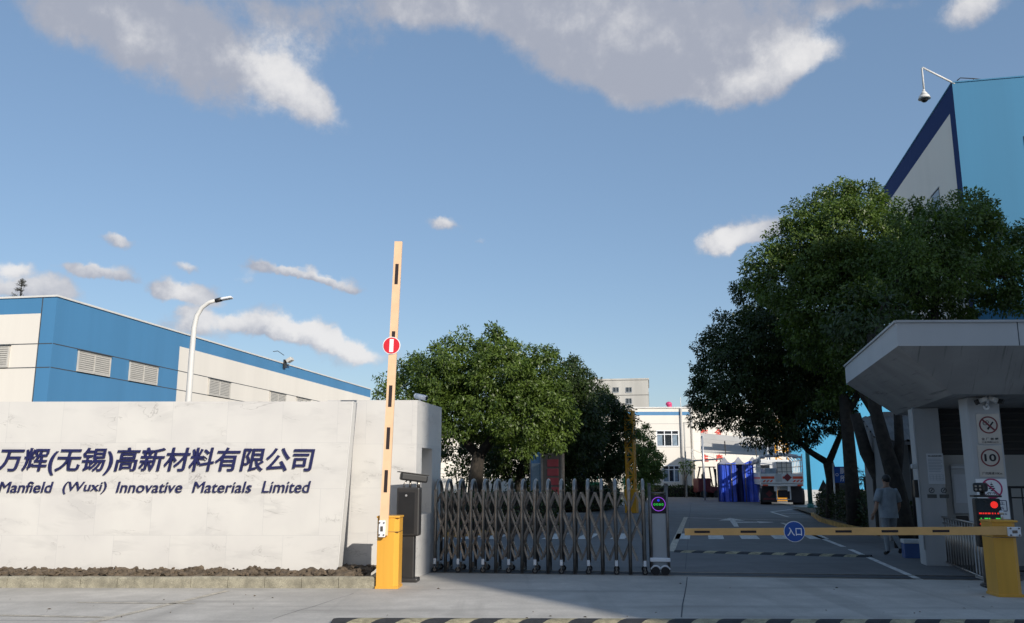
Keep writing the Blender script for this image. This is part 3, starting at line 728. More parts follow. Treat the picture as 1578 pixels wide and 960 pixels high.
def boom_x(px): return (P(px, 820, 13.3).x - P(1550, 820, 13.3).x) / (P(1055, 820, 13.3).x - P(1550, 820, 13.3).x) * (Lb - .12) + .12
b = MB()
for px in (1084, 1160, 1312, 1384, 1462):      # the boom's local +x runs to the left, so its street side is +y
    x = boom_x(px); b = MB(); b.bx(x - .115, x + .115, .0255, .028, -.017, .017); b.out('reflector_strip', 'dash_dark', boom)
x = boom_x(1234)
def rot_pi(o): o.rotation_euler = (0, 0, math.pi); return o
rb = thing  # (signs on the boom are parts of the barrier)
b = MB(); b.disc((x, .027, 0), .152, .008, axis=(0, 1, 0)); b.out('entrance_sign', 'sign_white', boom)
b = MB(); b.disc((x, .036, 0), .143, .003, axis=(0, 1, 0)); b.out('blue_disc', 'sign_blue', boom)
o = txt('入口', 'sign_lettering', 'sign_white', boom, (-.105, .105, -.062, .062), -.0395, .003, .012); o.location = (x, 0, 0); o.rotation_euler = (0, 0, math.pi)
hub(t, .08, -.29, .915, .17, .13)
b = MB(); b.cyl((.06, .0, 1.06), (.06, 0, 1.15), .016).sph((.06, 0, 1.17), .035); b.out('beacon', 'alu', t)

# ------------------------------------------------------------ plate reader on the left
p = G(629, 896.5)
t = thing('plate_reader', 'black plate reader post with a hooded camera beside the raised barrier', 'plate reader', (p.x, p.y, 0), R(-4), 'plate readers at the gateway')
b = MB(); b.box((0, 0, .035), (.34, .3, .07), 0, 0, .02); b.out('base', 'charcoal', t)
b = MB(); b.box((.0, 0, .42), (.2, .17, .72), 0, 0, .015); b.out('post', 'charcoal', t)
b = MB(); b.box((-.01, 0, 1.12), (.38, .24, .78), 0, 0, .025); o = b.out('cabinet', 'charcoal', t)
b = MB(); b.box((-.03, -.122, 1.1), (.27, .006, .66), 0, 0, .002); b.out('door_panel', 'black_plastic', o)
b = MB(); b.disc((-.04, -.125, 1.38), .018, .012, n=12); b.out('lock', 'alu', o)
c = MB(); rm = Matrix.Rotation(R(-6), 4, 'Y')
rm = Matrix.Rotation(R(24), 4, 'Z') @ Matrix.Rotation(R(7), 4, 'Y'); c.box((.06, -.02, 1.665), (.46, .13, .12), rot=rm, bev=.025); o = c.out('camera', 'black_plastic', t)
b = MB(); b.box((.05, -.02, 1.735), (.52, .15, .016), rot=rm, bev=.004); b.out('hood', 'charcoal', o)
b = MB(); b.cyl((.0, 0, 1.5), (.0, 0, 1.62), .018); b.out('bracket', 'steel', o); b = MB(); b.cyl((.14, 0, 1.5), (.14, 0, 1.62), .03); b.out('bracket', 'steel', o); b = MB(); b.tube([(-.09, -.05, 1.5), (-.1, -.06, 1.56), (-.05, -.05, 1.62)], .01, 6); b.out('bracket', 'steel', o)

# plate reader with display on the right
p = G(1536, 906)
t = thing('plate_reader', 'black plate reader with a lit red and green display beside the lowered barrier', 'plate reader', (p.x, p.y, 0), R(-14), 'plate readers at the gateway')
b = MB(); b.box((0, .06, .02), (.36, .3, .04), 0, 0, .01); b.out('base', 'charcoal', t)
b = MB(); b.box((0, .06, .34), (.19, .16, .63), 0, 0, .015); b.out('post', 'black_plastic', t)
b = MB(); b.box((-.03, 0, 1.10), (.36, .2, .74), 0, 0, .02); cab = b.out('cabinet', 'black_plastic', t, (0, 0, -.12))
b = MB(); b.box((-.03, -.102, 1.13), (.33, .006, .66), 0, 0, .002); b.out('display', 'glass_dark', cab)
b = MB(); b.disc((.055, -.106, 1.375), .052, .004, n=20); b.out('red_lamp', 'led_red', cab)
for z, segs, mt in ((1.245, ((-.17, -.13), (-.12, -.1), (-.09, -.06), (-.05, -.01), (.01, .03), (.05, .065), (.09, .11)), 'led_red'), (1.165, ((-.155, -.14), (-.1, -.05), (-.04, -.02), (.06, .1), (.105, .12)), 'led_green'),
                    (1.085, ((-.17, -.13), (-.125, -.1), (-.08, -.03), (-.025, -.01)), 'led_red'), (1.0, ((-.09, -.05), (-.045, -.01)), 'led_green')):
    for x0, x1 in segs: b = MB(); b.bx(x0, x1, -.1085, -.1055, z - .012, z + .010); b.out('display_segment', mt, cab)
b = MB(); b.box((-.03, -.01, 1.505), (.4, .25, .03), 0, 0, .008); b.out('top_plate', 'charcoal', cab)
c = MB(); c.box((-.06, -.04, 1.66), (.16, .36, .14), R(-24), 0, .03); cm = c.out('camera', 'black_plastic', t, (-.04, 0, -.14))
b = MB()
fx_, fy_ = -.06 - math.sin(R(24)) * .18, -.04 - math.cos(R(24)) * .18
for dx, dz in ((-.03, .02), (.03, .02), (-.03, -.03), (.03, -.03)): b.cyl((fx_ + dx * .9, fy_ - dx * .4, 1.66 + dz), (fx_ + dx * .9 - .004, fy_ - dx * .4 - .01, 1.66 + dz), .016, n=10)
b.out('lens', 'steel', cm)
b = MB(); b.cyl((-.03, 0, 1.51), (-.03, 0, 1.6), .04); b.out('bracket', 'charcoal', cm)

# ------------------------------------------------------------ retractable gate
gate = thing('retractable_gate', 'long stainless folding gate of arched frames with crossed lattice bars on small wheels', 'gate', (gL.x, gL.y, 0), -AZG)
fx_px = [640 + q / 3.757 for q in (113, 174, 248, 320, 392, 466, 541, 618, 693, 768, 846, 924, 1003, 1084, 1165, 1246, 1330)]
XS = [GATE.front(px, 870)[0] for px in fx_px]
GH, GD = 1.60, .54
def gframe(wheel):
    z0 = .16 if wheel else .02
    pts = [(0, 0, z0), (0, 0, GH - .2)] + [(0, GD / 2 - GD / 2 * math.cos(a), GH - .2 + .22 * math.sin(a)) for a in np.linspace(0.25, math.pi - .25, 9)] + [(0, GD, GH - .2), (0, GD, z0)]
    b = MB(); b.tube(pts, .03, 8); b.box((0, GD / 2, GH + .02), (.05, .12, .035), 0, 0, .01)
    for y in (0, GD): b.box((0, y, GH - .16), (.06, .06, .05), 0, 0, .01)
    return b
protoF = gframe(False).out('frame', 'steel', gate, (XS[1], 0, 0)); protoW = gframe(True).out('frame', 'steel', gate, (XS[0], 0, 0))
b = MB(); b.cyl((-.0, -.022, .055), (0, .022, .055), .052, n=20); b.cyl((0, -.028, .055), (0, .028, .055), .024, n=12, mi=1); b.tube([(0, -.03, .055), (0, -.03, .1), (0, 0, .125), (0, .03, .1), (0, .03, .055)], .012, 6, 1)
wh = b.out('wheel', ['rubber', 'steel'], gate, (XS[0], 0, 0))
b = MB(); b.box((0, 0, .2), (.05, .052, .1), 0, 0, .008); slv = b.out('sleeve', 'bumper_white', gate, (XS[0], -.005, 0))
b = MB(); b.box((0, 0, .06), (.04, .42, .03)); b.box((0, -.0, .12), (.035, .1, .1)); foot = b.out('foot_brace', 'steel_dark', gate, (XS[0], .27, 0))
for i, x in enumerate(XS):
    if i > 1: cp(protoF if i % 2 else protoW, gate, (x, 0, 0))
    if i: cp(foot, gate, (x, .27, 0))
    if i % 2 == 0:
        cp(wh, gate, (x, GD, 0))
        if i > 1: cp(wh, gate, (x, 0, 0)); cp(slv, gate, (x, -.005, 0))
mids = [XS[0] - (XS[1] - XS[0]) / 2] + [(XS[i] + XS[i + 1]) / 2 for i in range(16)] + [XS[16] + (XS[16] - XS[15]) / 2]
zt_, zb_ = 1.40, .24
for y in (.036, GD - .036):
    for i in range(len(mids)):
        for sg_ in (2, -2):
            j = i + sg_
            a = Vector((mids[i], y + (.012 if sg_ > 0 else -.012), zt_))
            if 0 <= j < len(mids): e = Vector((mids[j], y + (.012 if sg_ > 0 else -.012), zb_))
            else:
                dx = .27 * sg_; e = Vector((mids[i] + dx, a.y, zb_))
            # clip to the gate's length
            lo, hi = XS[0], XS[16]
            def clip(a, e, lim, keep_low):
                f = lambda p: (p.x <= lim) if keep_low else (p.x >= lim)
                if f(a) and f(e): return a, e
                if not f(a) and not f(e): return None
                k = (lim - a.x) / (e.x - a.x); m = a.lerp(e, k); return (a, m) if f(a) else (m, e)
            s_ = clip(a, e, hi, True)
            if s_: s_ = clip(s_[0], s_[1], lo, False)
            if not s_ or (s_[1] - s_[0]).length < .08: continue
            b = MB(); b.bar(s_[0], s_[1], .033, .033); b.out('lattice_bar', 'steel_dark' if sg_ < 0 else 'steel', gate)
pin = None
def add_pin(x, z, r):
    global pin
    if pin is None: b = MB(); b.cyl((0, -.03, 0), (0, .03, 0), .015, n=10); pin = b.out('pivot_pin', 'steel', gate, (x, .036, z))
    else: cp(pin, gate, (x, .036, z))
for m_ in mids[1:-1]: add_pin(m_, zt_, .018); add_pin(m_, (zt_ + zb_) / 2, .014)
for x in XS: add_pin(x, zt_ - .29, .014); add_pin(x, zb_ + .29, .014)
# drive head
xa = GATE.front(1002.5, 870)[0]; xb = GATE.front(1033, 870)[0]; xm = (xa + xb) / 2; hw = (xb - xa) / 2
hd = bpy.data.objects.new('drive_head', None); COL.objects.link(hd); hd.parent = gate; hd.location = (xm, 0, 0)
b = MB(); zc = 1.38
b.box((0, .25, .74), (2 * hw - .08, .42, 1.22), 0, 0, .012); b.out('cabinet', 'head_panel', hd)
b = MB()
for x in (-hw + .022, hw - .022):
    for y in (.02, .48): b.cyl((x, y, .05), (x, y, 1.545), .022, n=12); b.cyl((x, y, 1.545), (x, y, 1.565), .028, .02, n=12)
    b.tube([(x, .02, 1.5), (x, .1, 1.53), (x, .4, 1.53), (x, .48, 1.5)], .02, 8)
b.cyl((-hw + .02, .02, 1.40), (hw - .02, .02, 1.40), .014, n=8)
b.out('tube_frame', 'steel_dark', hd)
b = MB(); b.box((0, .033, 1.21), (2 * hw - .085, .012, .32), 0, 0, .003); sc_ = b.out('display', 'black_plastic', hd)
b = MB(); b.ring((0, .026, 1.21), .112, .122, .003, n=40); b.out('light_ring', 'led_purple', hd)
b = MB(); b.disc((0, .0265, 1.275), .022, .003, n=16); b.out('blue_dot', 'led_blue', hd)
txt('0000', 'display_digits', 'led_green', hd, (-.085, .085, 1.183, 1.223), .0262, .003, 0, spacing=1.25)
b = MB(); b.box((0, .01, .265), (2 * hw + .01, .06, .07), 0, 0, .015); b.out('bumper', 'bumper_white', hd)
for x in (-hw * .48, hw * .48):
    b = MB(); b.cyl((x, -.01, .075), (x, .04, .075), .072, n=22); b.cyl((x, -.014, .075), (x, .042, .075), .03, n=14); o = b.out('wheel', 'rubber', hd)
    b = MB(); b.tube([(x + .085 * math.cos(a), .01, .078 + .085 * math.sin(a)) for a in np.linspace(.3, 2.84, 10)], .016, 6); b.out('fender', 'bumper_white', hd)

# ------------------------------------------------------------ speed humps
def hump(label, A, B, w, h, n, slant):
    t = thing('speed_hump', label, 'speed hump', ((A + B) / 2).to_tuple(), math.atan2(B.y - A.y, B.x - A.x), 'striped speed humps across the roadway')
    Lh = (B - A).length; prof = [(-w / 2, .004), (-w * .36, h * .55), (-w * .18, h * .92), (0, h), (w * .18, h * .92), (w * .36, h * .55), (w / 2, .004)]
    for k, (mt, nm) in enumerate((('hump_black', 'black_segments'), ('hump_yellow', 'yellow_segments'))):
        b = MB(); stp = Lh / n
        for i in range(n):
            if i % 2 != k: continue
            x0 = -Lh / 2 + i * stp; x1 = x0 + stp
            for j in range(6):
                (ya, za), (yb, zb) = prof[j], prof[j + 1]; sa = slant * ya / w; sb = slant * yb / w
                def cl(x): return max(-Lh / 2, min(Lh / 2, x))
                b.poly([(cl(x0 + sa), ya, za), (cl(x1 + sa), ya, za), (cl(x1 + sb), yb, zb), (cl(x0 + sb), yb, zb)])
        b.out(nm, mt, t)
hump('worn yellow and black rubber speed hump along the front edge of the street', G(514, 959), Vector((11.0, 10.5, 0)), .40, .045, 46, .26)
hump('black and pale speed hump inside the gate beyond the lowered boom', G(1040, 850.5), G(1345, 858.5), .36, .045, 17, .22)

# ------------------------------------------------------------ guardhouse
A_ = P(1382, 497, 13.5)
GH_ = Fr((A_.x, A_.y), AZR)
guard = thing('guardhouse', 'white gatehouse with a deep hipped canopy roof on square columns', 'guardhouse', GH_.w(0, 0), -AZR)
def gl(px, py, Y):
    q = P(px, py, Y); x, y = GH_.loc(q); return Vector((x, y, q.z))
def lw(X, Y, z): x, y = GH_.loc((X, Y)); return Vector((x, y, z))
zt2, zf = A_.z, P(1383, 533, 13.5).z; zi = 3.02
OL, OB = lw(6.1, 13.5, 0), lw(7.45, 19.2, 0); OF = lw(16, 13.3, 0); OBR = lw(17.4, 19.3, 0)
IF, IB, IFR, IBR = lw(7.28, 14.25, 0), lw(8.5, 19.2, 0), lw(15, 14.1, 0), lw(16.2, 19.3, 0)
V = lambda p, z: (p.x, p.y, z)
b = MB()
ring_o = [OL, OF, OBR, OB]; ring_i = [IF, IFR, IBR, IB]
for i in range(3 + 1):
    a, c = ring_o[i], ring_o[(i + 1) % 4]
    b.poly([V(a, zf), V(c, zf), V(c, zt2), V(a, zt2)], 0)
b.poly([V(p, zt2) for p in ring_o], 0)
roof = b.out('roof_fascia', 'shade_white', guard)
b = MB()
for i in range(4):
    a, c, d, e = ring_o[i], ring_o[(i + 1) % 4], ring_i[(i + 1) % 4], ring_i[i]
    b.poly([V(a, zf), V(c, zf), V(d, zi), V(e, zi)], 0)
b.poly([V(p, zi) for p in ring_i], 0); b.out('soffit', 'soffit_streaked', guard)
b = MB(); f0 = Vector((-.03, -.03, 0))
for a, c in ((OL, OF), (OB, OL)):
    d = Vector((c.x - a.x, c.y - a.y, 0)).normalized(); n_ = Vector((d.y, -d.x, 0)) * .03
    b.prism([V(a, zt2 - .0), (a.x + n_.x, a.y + n_.y, zt2), (a.x + n_.x, a.y + n_.y, zt2 + .035), V(a, zt2 + .035)], (c.x - a.x, c.y - a.y, 0))
b.out('coping', 'column_shade_white', roof)
d_ = (OF - OL).normalized()
for k in range(1, 4):
    b = MB(); p_ = OL + d_ * (k * 2.05 - .15); b.bx(p_.x - .006, p_.x + .006, p_.y - .004 - abs(d_.y) * .01, p_.y + .002, zf + .002, zt2 - .002); b.out('fascia_joint', 'joint_dark', roof)
def column(X, Y, w, lab=None):
    q = lw(X, Y, 0); b = MB(); b.box((q.x + w / 2, q.y + w / 2, zi / 2 - .002), (w, w, zi - .004), 0, 0, .012); return b.out('column', 'column_shade_white', guard)
c1 = G(1428, 872); c2x, c2y = P(1501, 733, 14.75).x, 14.75
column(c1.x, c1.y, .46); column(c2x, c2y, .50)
# body: front wall behind the columns with dark clerestory, door and blue panels
fy = lw(c1.x, c1.y, 0).y + .30; lx = lw(c1.x, c1.y, 0).x
q2 = lw(c2x, c2y, 0)
b = MB()
xs = [lx + .46, lx + 1.0, lx + 2.2, lx + 3.0, lx + 5.6, lx + 8]; zs = [0, .95, 2.02, 2.10, zi]
fw = lambda x, z: (x, fy, z)
wall_grid(b, fw, xs, zs, [[0, 0, 0, 0, 0], [0, 0, None, None, 0], [0, 0, 0, 0, 0], [None, None, None, None, None]])
b.poly([(lx + .462, fy, 0), (lx + .462, fy + 1.5, 0), (lx + .462, fy + 1.5, zi), (lx + .462, fy, zi)], 0)
b.poly([(lx + .462, fy + 1.5, 0), (lx + 8, fy + 1.5, 0), (lx + 8, fy + 1.5, zi), (lx + .462, fy + 1.5, zi)], 0)
b.poly([(lx + 8, fy, 0), (lx + 8, fy + 1.5, 0), (lx + 8, fy + 1.5, zi), (lx + 8, fy, zi)], 0)
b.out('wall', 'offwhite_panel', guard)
b = MB(); b.bx(lx + .46, lx + 8, fy + .06, fy + .10, 2.10, zi - .01); cw = b.out('clerestory_window', 'dark_void', guard)
b = MB()
for i in range(8): b.bx(lx + .46 + i * .95, lx + .5 + i * .95, fy - .01, fy + .05, 2.10, zi - .01)
b.out('window_frame', 'charcoal', cw)
b = MB()
for i in range(6): b.bx(lx + .5, lx + 7.9, fy + .01, fy + .05, 2.2 + i * .14, 2.235 + i * .14)
b.out('blind_slats', 'charcoal', cw)
b = MB(); b.bx(lx + 2.2, lx + 5.6, fy + .04, fy + .08, .95, 2.02); w_ = b.out('window', 'door_blue', guard)
b = MB()
for x in (lx + 2.2, lx + 3.0, lx + 4.1, lx + 5.55): b.bx(x, x + .05, fy - .012, fy + .03, .95, 2.02)
b.bx(lx + 2.2, lx + 5.6, fy - .02, fy + .03, .91, .95); b.out('window_frame', 'charcoal', w_)
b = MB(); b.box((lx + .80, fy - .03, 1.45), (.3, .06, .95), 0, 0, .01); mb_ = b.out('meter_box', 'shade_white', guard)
b = MB(); b.box((lx + .80, fy - .062, 1.45), (.22, .008, .55), 0, 0, .002); b.box((lx + .8, fy - .075, 1.86), (.32, .09, .04), 0, 0, .004); b.out('meter_window', 'paper', mb_)
b = MB(); b.box((lx + .78, fy - .05, .78), (.2, .1, .3), 0, 0, .01); b.out('letter_box', 'charcoal', guard)
b = MB(); b.tube([(lx - .01, fy - .31, .3), (lx - .015, fy - .31, 1.6), (lx - .02, fy - .31, 2.6), (lx - .02, fy - .31, zi)], .012, 6); b.out('conduit', 'shade_white', guard)
q = gl(1425, 742, c1.y - .03)
b = MB(); b.box((lx - .05, q.y + .1, 1.45), (.09, .16, .34), 0, 0, .015); b.out('intercom', 'black_plastic', guard)
b = MB(); b.box((lx - .07, q.y + .06, 1.88), (.1, .1, .09), 0, 0, .02); b.out('junction_box', 'shade_white', guard)
# things fixed on the columns
cf2 = q2.y                                  # street face of the front column
def on_col(name, label, cat, x, z, group=None, first=False):
    base = q2 if not first else lw(c1.x, c1.y, 0)
    wpt = GH_.w(x, base.y)
    return thing(name, label, cat, (wpt.x, wpt.y, z), -AZR, group)
sx = q2.x + .265
def c2(px, py): x, z = GH_.front(px, py, q2.y); return x, z
# no smoking plate
xl_, z1_ = c2(1503, 638); xr_, z0_ = c2(1544, 684)
cx_, cz_ = (xl_ + xr_) / 2, (z0_ + z1_) / 2; hw_, hh_ = (xr_ - xl_) / 2, (z1_ - z0_) / 2
t = on_col('no_smoking_sign', 'silver no-smoking plate at the top of the gatehouse front column', 'sign', cx_, cz_)
b = MB(); b.box((0, -.006, 0), (2 * hw_, .01, 2 * hh_), 0, 0, .002); b.out('plate', 'sign_silver', t)
zc = hh_ * .26; rr = hw_ * .80
b = MB(); b.ring((0, -.0115, zc), rr * .84, rr, .003); b.bar((-rr * .64, -.0165, zc + rr * .64), (rr * .64, -.0165, zc - rr * .64), .004, .028); b.out('red_ring', 'sign_maroon', t)
b = MB(); b.bar((-.01, -.0135, zc - .06), (.075, -.0135, zc + .05), .003, .026); b.bar((-.02, -.0135, zc - .075), (.0, -.0135, zc - .047), .003, .03)
b.ring((-.05, -.0115, zc + .03), .025, .036, .003, n=18); b.ring((-.015, -.0115, zc + .05), .018, .026, .003, n=16); b.out('cigarette_symbol', 'sign_black', t)
txt('全 厂 禁 烟', 'sign_lettering', 'sign_black', t, (-hw_ * .72, hw_ * .72, -hh_ * .76, -hh_ * .58), -.0112, .002, .02)
txt('违者罚款500元', 'sign_lettering', 'sign_black', t, (-hw_ * .72, hw_ * .72, -hh_ * .93, -hh_ * .83), -.0112, .002, .02)
xl_, z1_ = c2(1505, 686.5); xr_, z0_ = c2(1548, 735)
cx_, cz_ = (xl_ + xr_) / 2, (z0_ + z1_) / 2; hw_, hh_ = (xr_ - xl_) / 2, (z1_ - z0_) / 2
t = on_col('speed_limit_sign', 'silver plate with a round speed limit of 10 on the gatehouse front column', 'sign', cx_, cz_)
b = MB(); b.box((0, -.006, 0), (2 * hw_, .01, 2 * hh_), 0, 0, .002); b.out('plate', 'sign_silver', t)
zc = hh_ * .22; rr = hw_ * .78
b = MB(); b.ring((0, -.0115, zc), rr * .84, rr, .003); b.out('red_ring', 'sign_maroon', t)
txt('10', 'limit_number', 'sign_black', t, (-rr * .62, rr * .62, zc - rr * .42, zc + rr * .42), -.0112, .002, .03)
txt('厂内限速10Km', 'sign_lettering', 'sign_black', t, (-hw_ * .78, hw_ * .82, -hh_ * .86, -hh_ * .68), -.0112, .002, .012)
xl_, z1_ = c2(1507, 738); xr_, z0_ = c2(1556, 800)
cx_, cz_ = (xl_ + xr_) / 2, (z0_ + z1_) / 2; hw_, hh_ = (xr_ - xl_) / 2, (z1_ - z0_) / 2
hw_ = .235
t = on_col('fireworks_ban_sign', 'white plate forbidding fireworks low on the gatehouse front column', 'sign', q2.x + .25, cz_)
b = MB(); b.box((0, -.006, 0), (2 * hw_, .01, 2 * hh_), 0, 0, .002); b.out('plate', 'sign_white', t)
zc = hh_ * .52; rr = .165
b = MB(); b.ring((0, -.0115, zc), rr * .86, rr, .003); b.bar((-rr * .62, -.0165, zc + rr * .62), (rr * .62, -.0165, zc - rr * .62), .004, .022); b.out('red_ring', 'sign_magenta', t)
b = MB()
for k in range(4): b.box((0, -.0125, zc + .065 - k * .032), (.035 + .03 * k * (k < 3), .003, .02))
for a in range(-3, 4): b.bar((a * .018, -.0125, zc - .06), (a * .034, -.0125, zc - .09 - .006 * abs(a)), .003, .008)
b.bar((0, -.0125, zc + .06), (0, -.0125, zc + .11), .003, .008); b.out('firework_symbol', 'sign_black', t)
b = MB(); zz = -hh_ * .34
for z in (zz + .085, zz - .085): b.bx(-.2, .2, -.0145, -.0115, z - .006, z + .006)
for x in (-.2, .2): b.bx(x - .006, x + .006, -.0145, -.0115, zz - .079, zz + .079)
b.out('text_frame', 'letter_navy', t)
txt('区域禁止', 'sign_lettering', 'letter_navy', t, (-.17, .17, zz + .012, zz + .07), -.0112, .002, .02); txt('烟花爆竹', 'sign_lettering', 'letter_navy', t, (-.17, .17, zz - .07, zz - .012), -.0112, .002, .02)
txt('举报电话:110', 'sign_lettering', 'letter_navy', t, (-.19, .19, -hh_ * .80, -hh_ * .70), -.0112, .002, .01)
# notice sheet on the far column
def c1f(px, py): x, z = GH_.front(px, py, lw(c1.x, c1.y, 0).y); return x, z
xl_, z1_ = c1f(1427, 699); xr_, z0_ = c1f(1457, 746)
cx_, cz_ = (xl_ + xr_) / 2, (z0_ + z1_) / 2; hw_, hh_ = (xr_ - xl_) / 2, (z1_ - z0_) / 2
t = on_col('notice_board', 'pale notice sheet of small print on the rear gatehouse column', 'notice', cx_, cz_, first=True)
b = MB(); b.box((0, -.005, 0), (2 * hw_, .008, 2 * hh_), 0, 0, .002); b.out('sheet', 'paper', t)
txt('车辆人员进出安全须知', 'sign_lettering', 'sign_black', t, (-hw_ * .82, hw_ * .82, hh_ * .78, hh_ * .9), -.0092, .002, .02)
b = MB()
for k in range(9): b.bx(-hw_ * .85, hw_ * (.85 - .3 * rnd.random()), -.0105, -.0092, hh_ * (.62 - k * .1), hh_ * (.645 - k * .1))
for k in range(4): b.bx(-hw_ * .8, hw_ * .8, -.0105, -.0092, -hh_ * (.38 + k * .12), -hh_ * (.39 + k * .12))
for k in range(5): b.bx(hw_ * (-.8 + .4 * k) - .002, hw_ * (-.8 + .4 * k) + .002, -.0121, -.0108, -hh_ * .75, -hh_ * .38)
b.out('print_lines', 'board_grey', t)
for x, lab in ((-.11, 'round stop symbol with dark caption plate left below the notice sheet'), (.11, 'round hand symbol with dark caption plate right below the notice sheet')):
    t = on_col('caution_sticker', lab, 'sticker', cx_ + x, cz_ - hh_ - .17, 'stickers on the rear column', first=True)
    b = MB(); b.ring((0, -.003, .05), .04, .052, .003, n=20); b.bar((-.02, -.0045, .03), (.02, -.0045, .075), .003, .014); b.out('symbol', 'sign_black', t)
    b = MB(); b.box((0, -.004, -.06), (.17, .005, .07), 0, 0, .001); b.out('caption', 'stone_dark', t)
# twin camera
xq, zq = c2(1519, 622)
t = on_col('twin_camera', 'pair of white security cameras under the canopy above the signs', 'security camera', xq, zq)
for s_ in (-1, 1):
    b = MB(); rm = Matrix.Rotation(s_ * R(20), 4, 'Y') @ Matrix.Rotation(s_ * R(38), 4, 'Z')
    b.box((s_ * .1, -.13, .05), (.2, .11, .075), rot=rm, bev=.015); o = b.out('camera_body', 'white_paint', t)
    b = MB(); b.box((s_ * .185, -.175, .015), (.05, .10, .085), rot=rm, bev=.01); b.out('lens_hood', 'black_plastic', o)
b = MB(); b.cyl((0, 0, -.06), (0, -.1, 0), .02).disc((0, 0, -.06), .05, .015).cyl((0, -.1, 0), (0, -.11, .05), .025); b.out('bracket', 'alu', t)

# railing before the gatehouse, fence on the right
def rail(name, label, A, B, h, nb, r, mt, cat, group=None, base=.08):
    az = math.atan2(B.y - A.y, B.x - A.x); L_ = (B - A).length
    t = thing(name, label, cat, (A.x, A.y, 0), az, group)
    b = MB(); b.cyl((-.04, 0, h), (L_ + .04, 0, h), r * 1.5, n=10); b.cyl((0, 0, base), (L_, 0, base), r * 1.2, n=8); b.cyl((0, 0, h * .88), (L_, 0, h * .88), r, n=8); b.out('rails', mt, t)
    for x in (0, L_):
        b = MB(); b.cyl((x, 0, 0), (x, 0, h + .02), r * 1.8, n=10); b.disc((x, 0, .0), r * 4, .012, axis=(0, 0, 1), n=14); b.out('post', mt, t)
    pr = None
    for i in range(nb):
        x = L_ * (i + 1) / (nb + 1)
        if pr is None: b = MB(); b.cyl((0, 0, base), (0, 0, h), r, n=8); pr = b.out('bar', mt, t, (x, 0, 0))
        else: cp(pr, t, (x, 0, 0))
    return t
rail('guard_rail', 'low grey steel railing of upright bars leading to the plate reader', G(1458, 872), G(1519, 899), .92, 13, .014, 'steel', 'railing')
rail('metal_fence', 'tall dark bar fence in front of the blue window at the right edge', Vector((8.75, 15.5, 0)), Vector((13.5, 15.2, 0)), 1.5, 22, .013, 'charcoal', 'fence')
q = G(1418, 862)
t = thing('storage_crate', 'blue and white storage box at the foot of the rear column', 'box', (q.x, q.y + .35, 0), -AZR)
b = MB(); b.box((0, 0, .15), (.34, .3, .3), 0, 0, .01); b.out('body', 'crate_blue', t)
b = MB(); b.box((0, 0, .34), (.36, .32, .08), 0, 0, .012); b.out('lid', 'truck_white', t)

# white shed behind the gatehouse with a striped awning on a post
q = P(1366, 740, 23.5)
S_ = Fr((q.x, q.y), AZR)
t = thing('white_shed', 'small white shed behind the gatehouse with a corrugated awning', 'shed', S_.w(0, 0), -AZR)
b = MB(); b.bx(0, 4, 0, 3, 0, 3.4); b.out('wall', 'shed_wall', t)
b = MB(); k = 14; zA, zB = 3.25, 2.55
for i in range(k):
    x = -.5 + i * .2
    b.prism([(x, -1.9, zB + .0), (x + .1, -1.9, zB + .045), (x + .2, -1.9, zB), (x + .1, -1.9, zB + .03)], (0, 1.9, zA - zB))
b.bx(-.5, 2.3, -1.9, -1.86, zB - .1, zB - .02)
b.out('awning', 'corrugate', t)
b = MB()
for i in range(5): b.bar((-.5, -1.8 + i * .42, zB - .03 + i * .155), (2.3, -1.8 + i * .42, zB - .03 + i * .155), .05, .04)
b.bar((1.0, -1.85, 2.5), (1.0, -.02, 1.9), .04)
b.out('awning_beams', 'charcoal', t)
b = MB(); b.cyl((.25, -1.75, 0), (.25, -1.75, 2.6), .035, n=10); b.out('awning_post', 'charcoal', t)

# ------------------------------------------------------------ left factory hall
o1 = P(80, 540, 32.); HB = Fr((o1.x, o1.y), R(9.6))
hall = thing('factory_hall', 'long low white factory hall with blue corner and roof band behind the sign wall', 'building', HB.w(0, 0), -HB.az)
yA, zTop = HB.side(87, 457); zTop = HB.side(89, 457.5)[1]
yEnd = HB.side(571, 602)[0]
zj1 = HB.side(90, 531)[1]; zj2 = HB.side(90, 568)[1]
yB = HB.side(274, 575)[0]
zBand = zTop - .62
xB = HB.front(58, 540)[0]
b = MB()
wall_grid(b, lambda y, z: (0, y, z), [0, yB, yEnd], [0, zBand, zTop], [[1, 0], [1, 1]])
wall_grid(b, lambda x, z: (x, 0, z), [-14, xB, 0], [0, zBand, zTop], [[0, 1], [1, 1]])
b.poly([(-14, 0, zTop), (0, 0, zTop), (0, yEnd, zTop), (-14, yEnd, zTop)], 0); b.poly([(-14, yEnd, 0), (0, yEnd, 0), (0, yEnd, zTop), (-14, yEnd, zTop)], 0); b.poly([(-14, 0, 0), (-14, yEnd, 0), (-14, yEnd, zTop), (-14, 0, zTop)], 0)
b.out('wall', ['white_wall', 'blue_panel'], hall)
b = MB(); jw = .018
for z in (zj1, zj2, zj2 - 1.5):
    b.bx(-.002, .004, 0.02, yEnd, z - jw, z + jw); b.bx(-14, -.02, -.004, .002, z - jw, z + jw)
b.bx(xB - .02, xB + .02, -.006, .002, 0, zTop); b.out('panel_joints', 'joint_dark', hall)
b = MB(); b.bx(-14.0, .05, -.05, .12, zTop, zTop + .07); b.bx(-.10, .05, .125, yEnd + .05, zTop, zTop + .07); b.out('roof_edge', 'white_paint', hall)
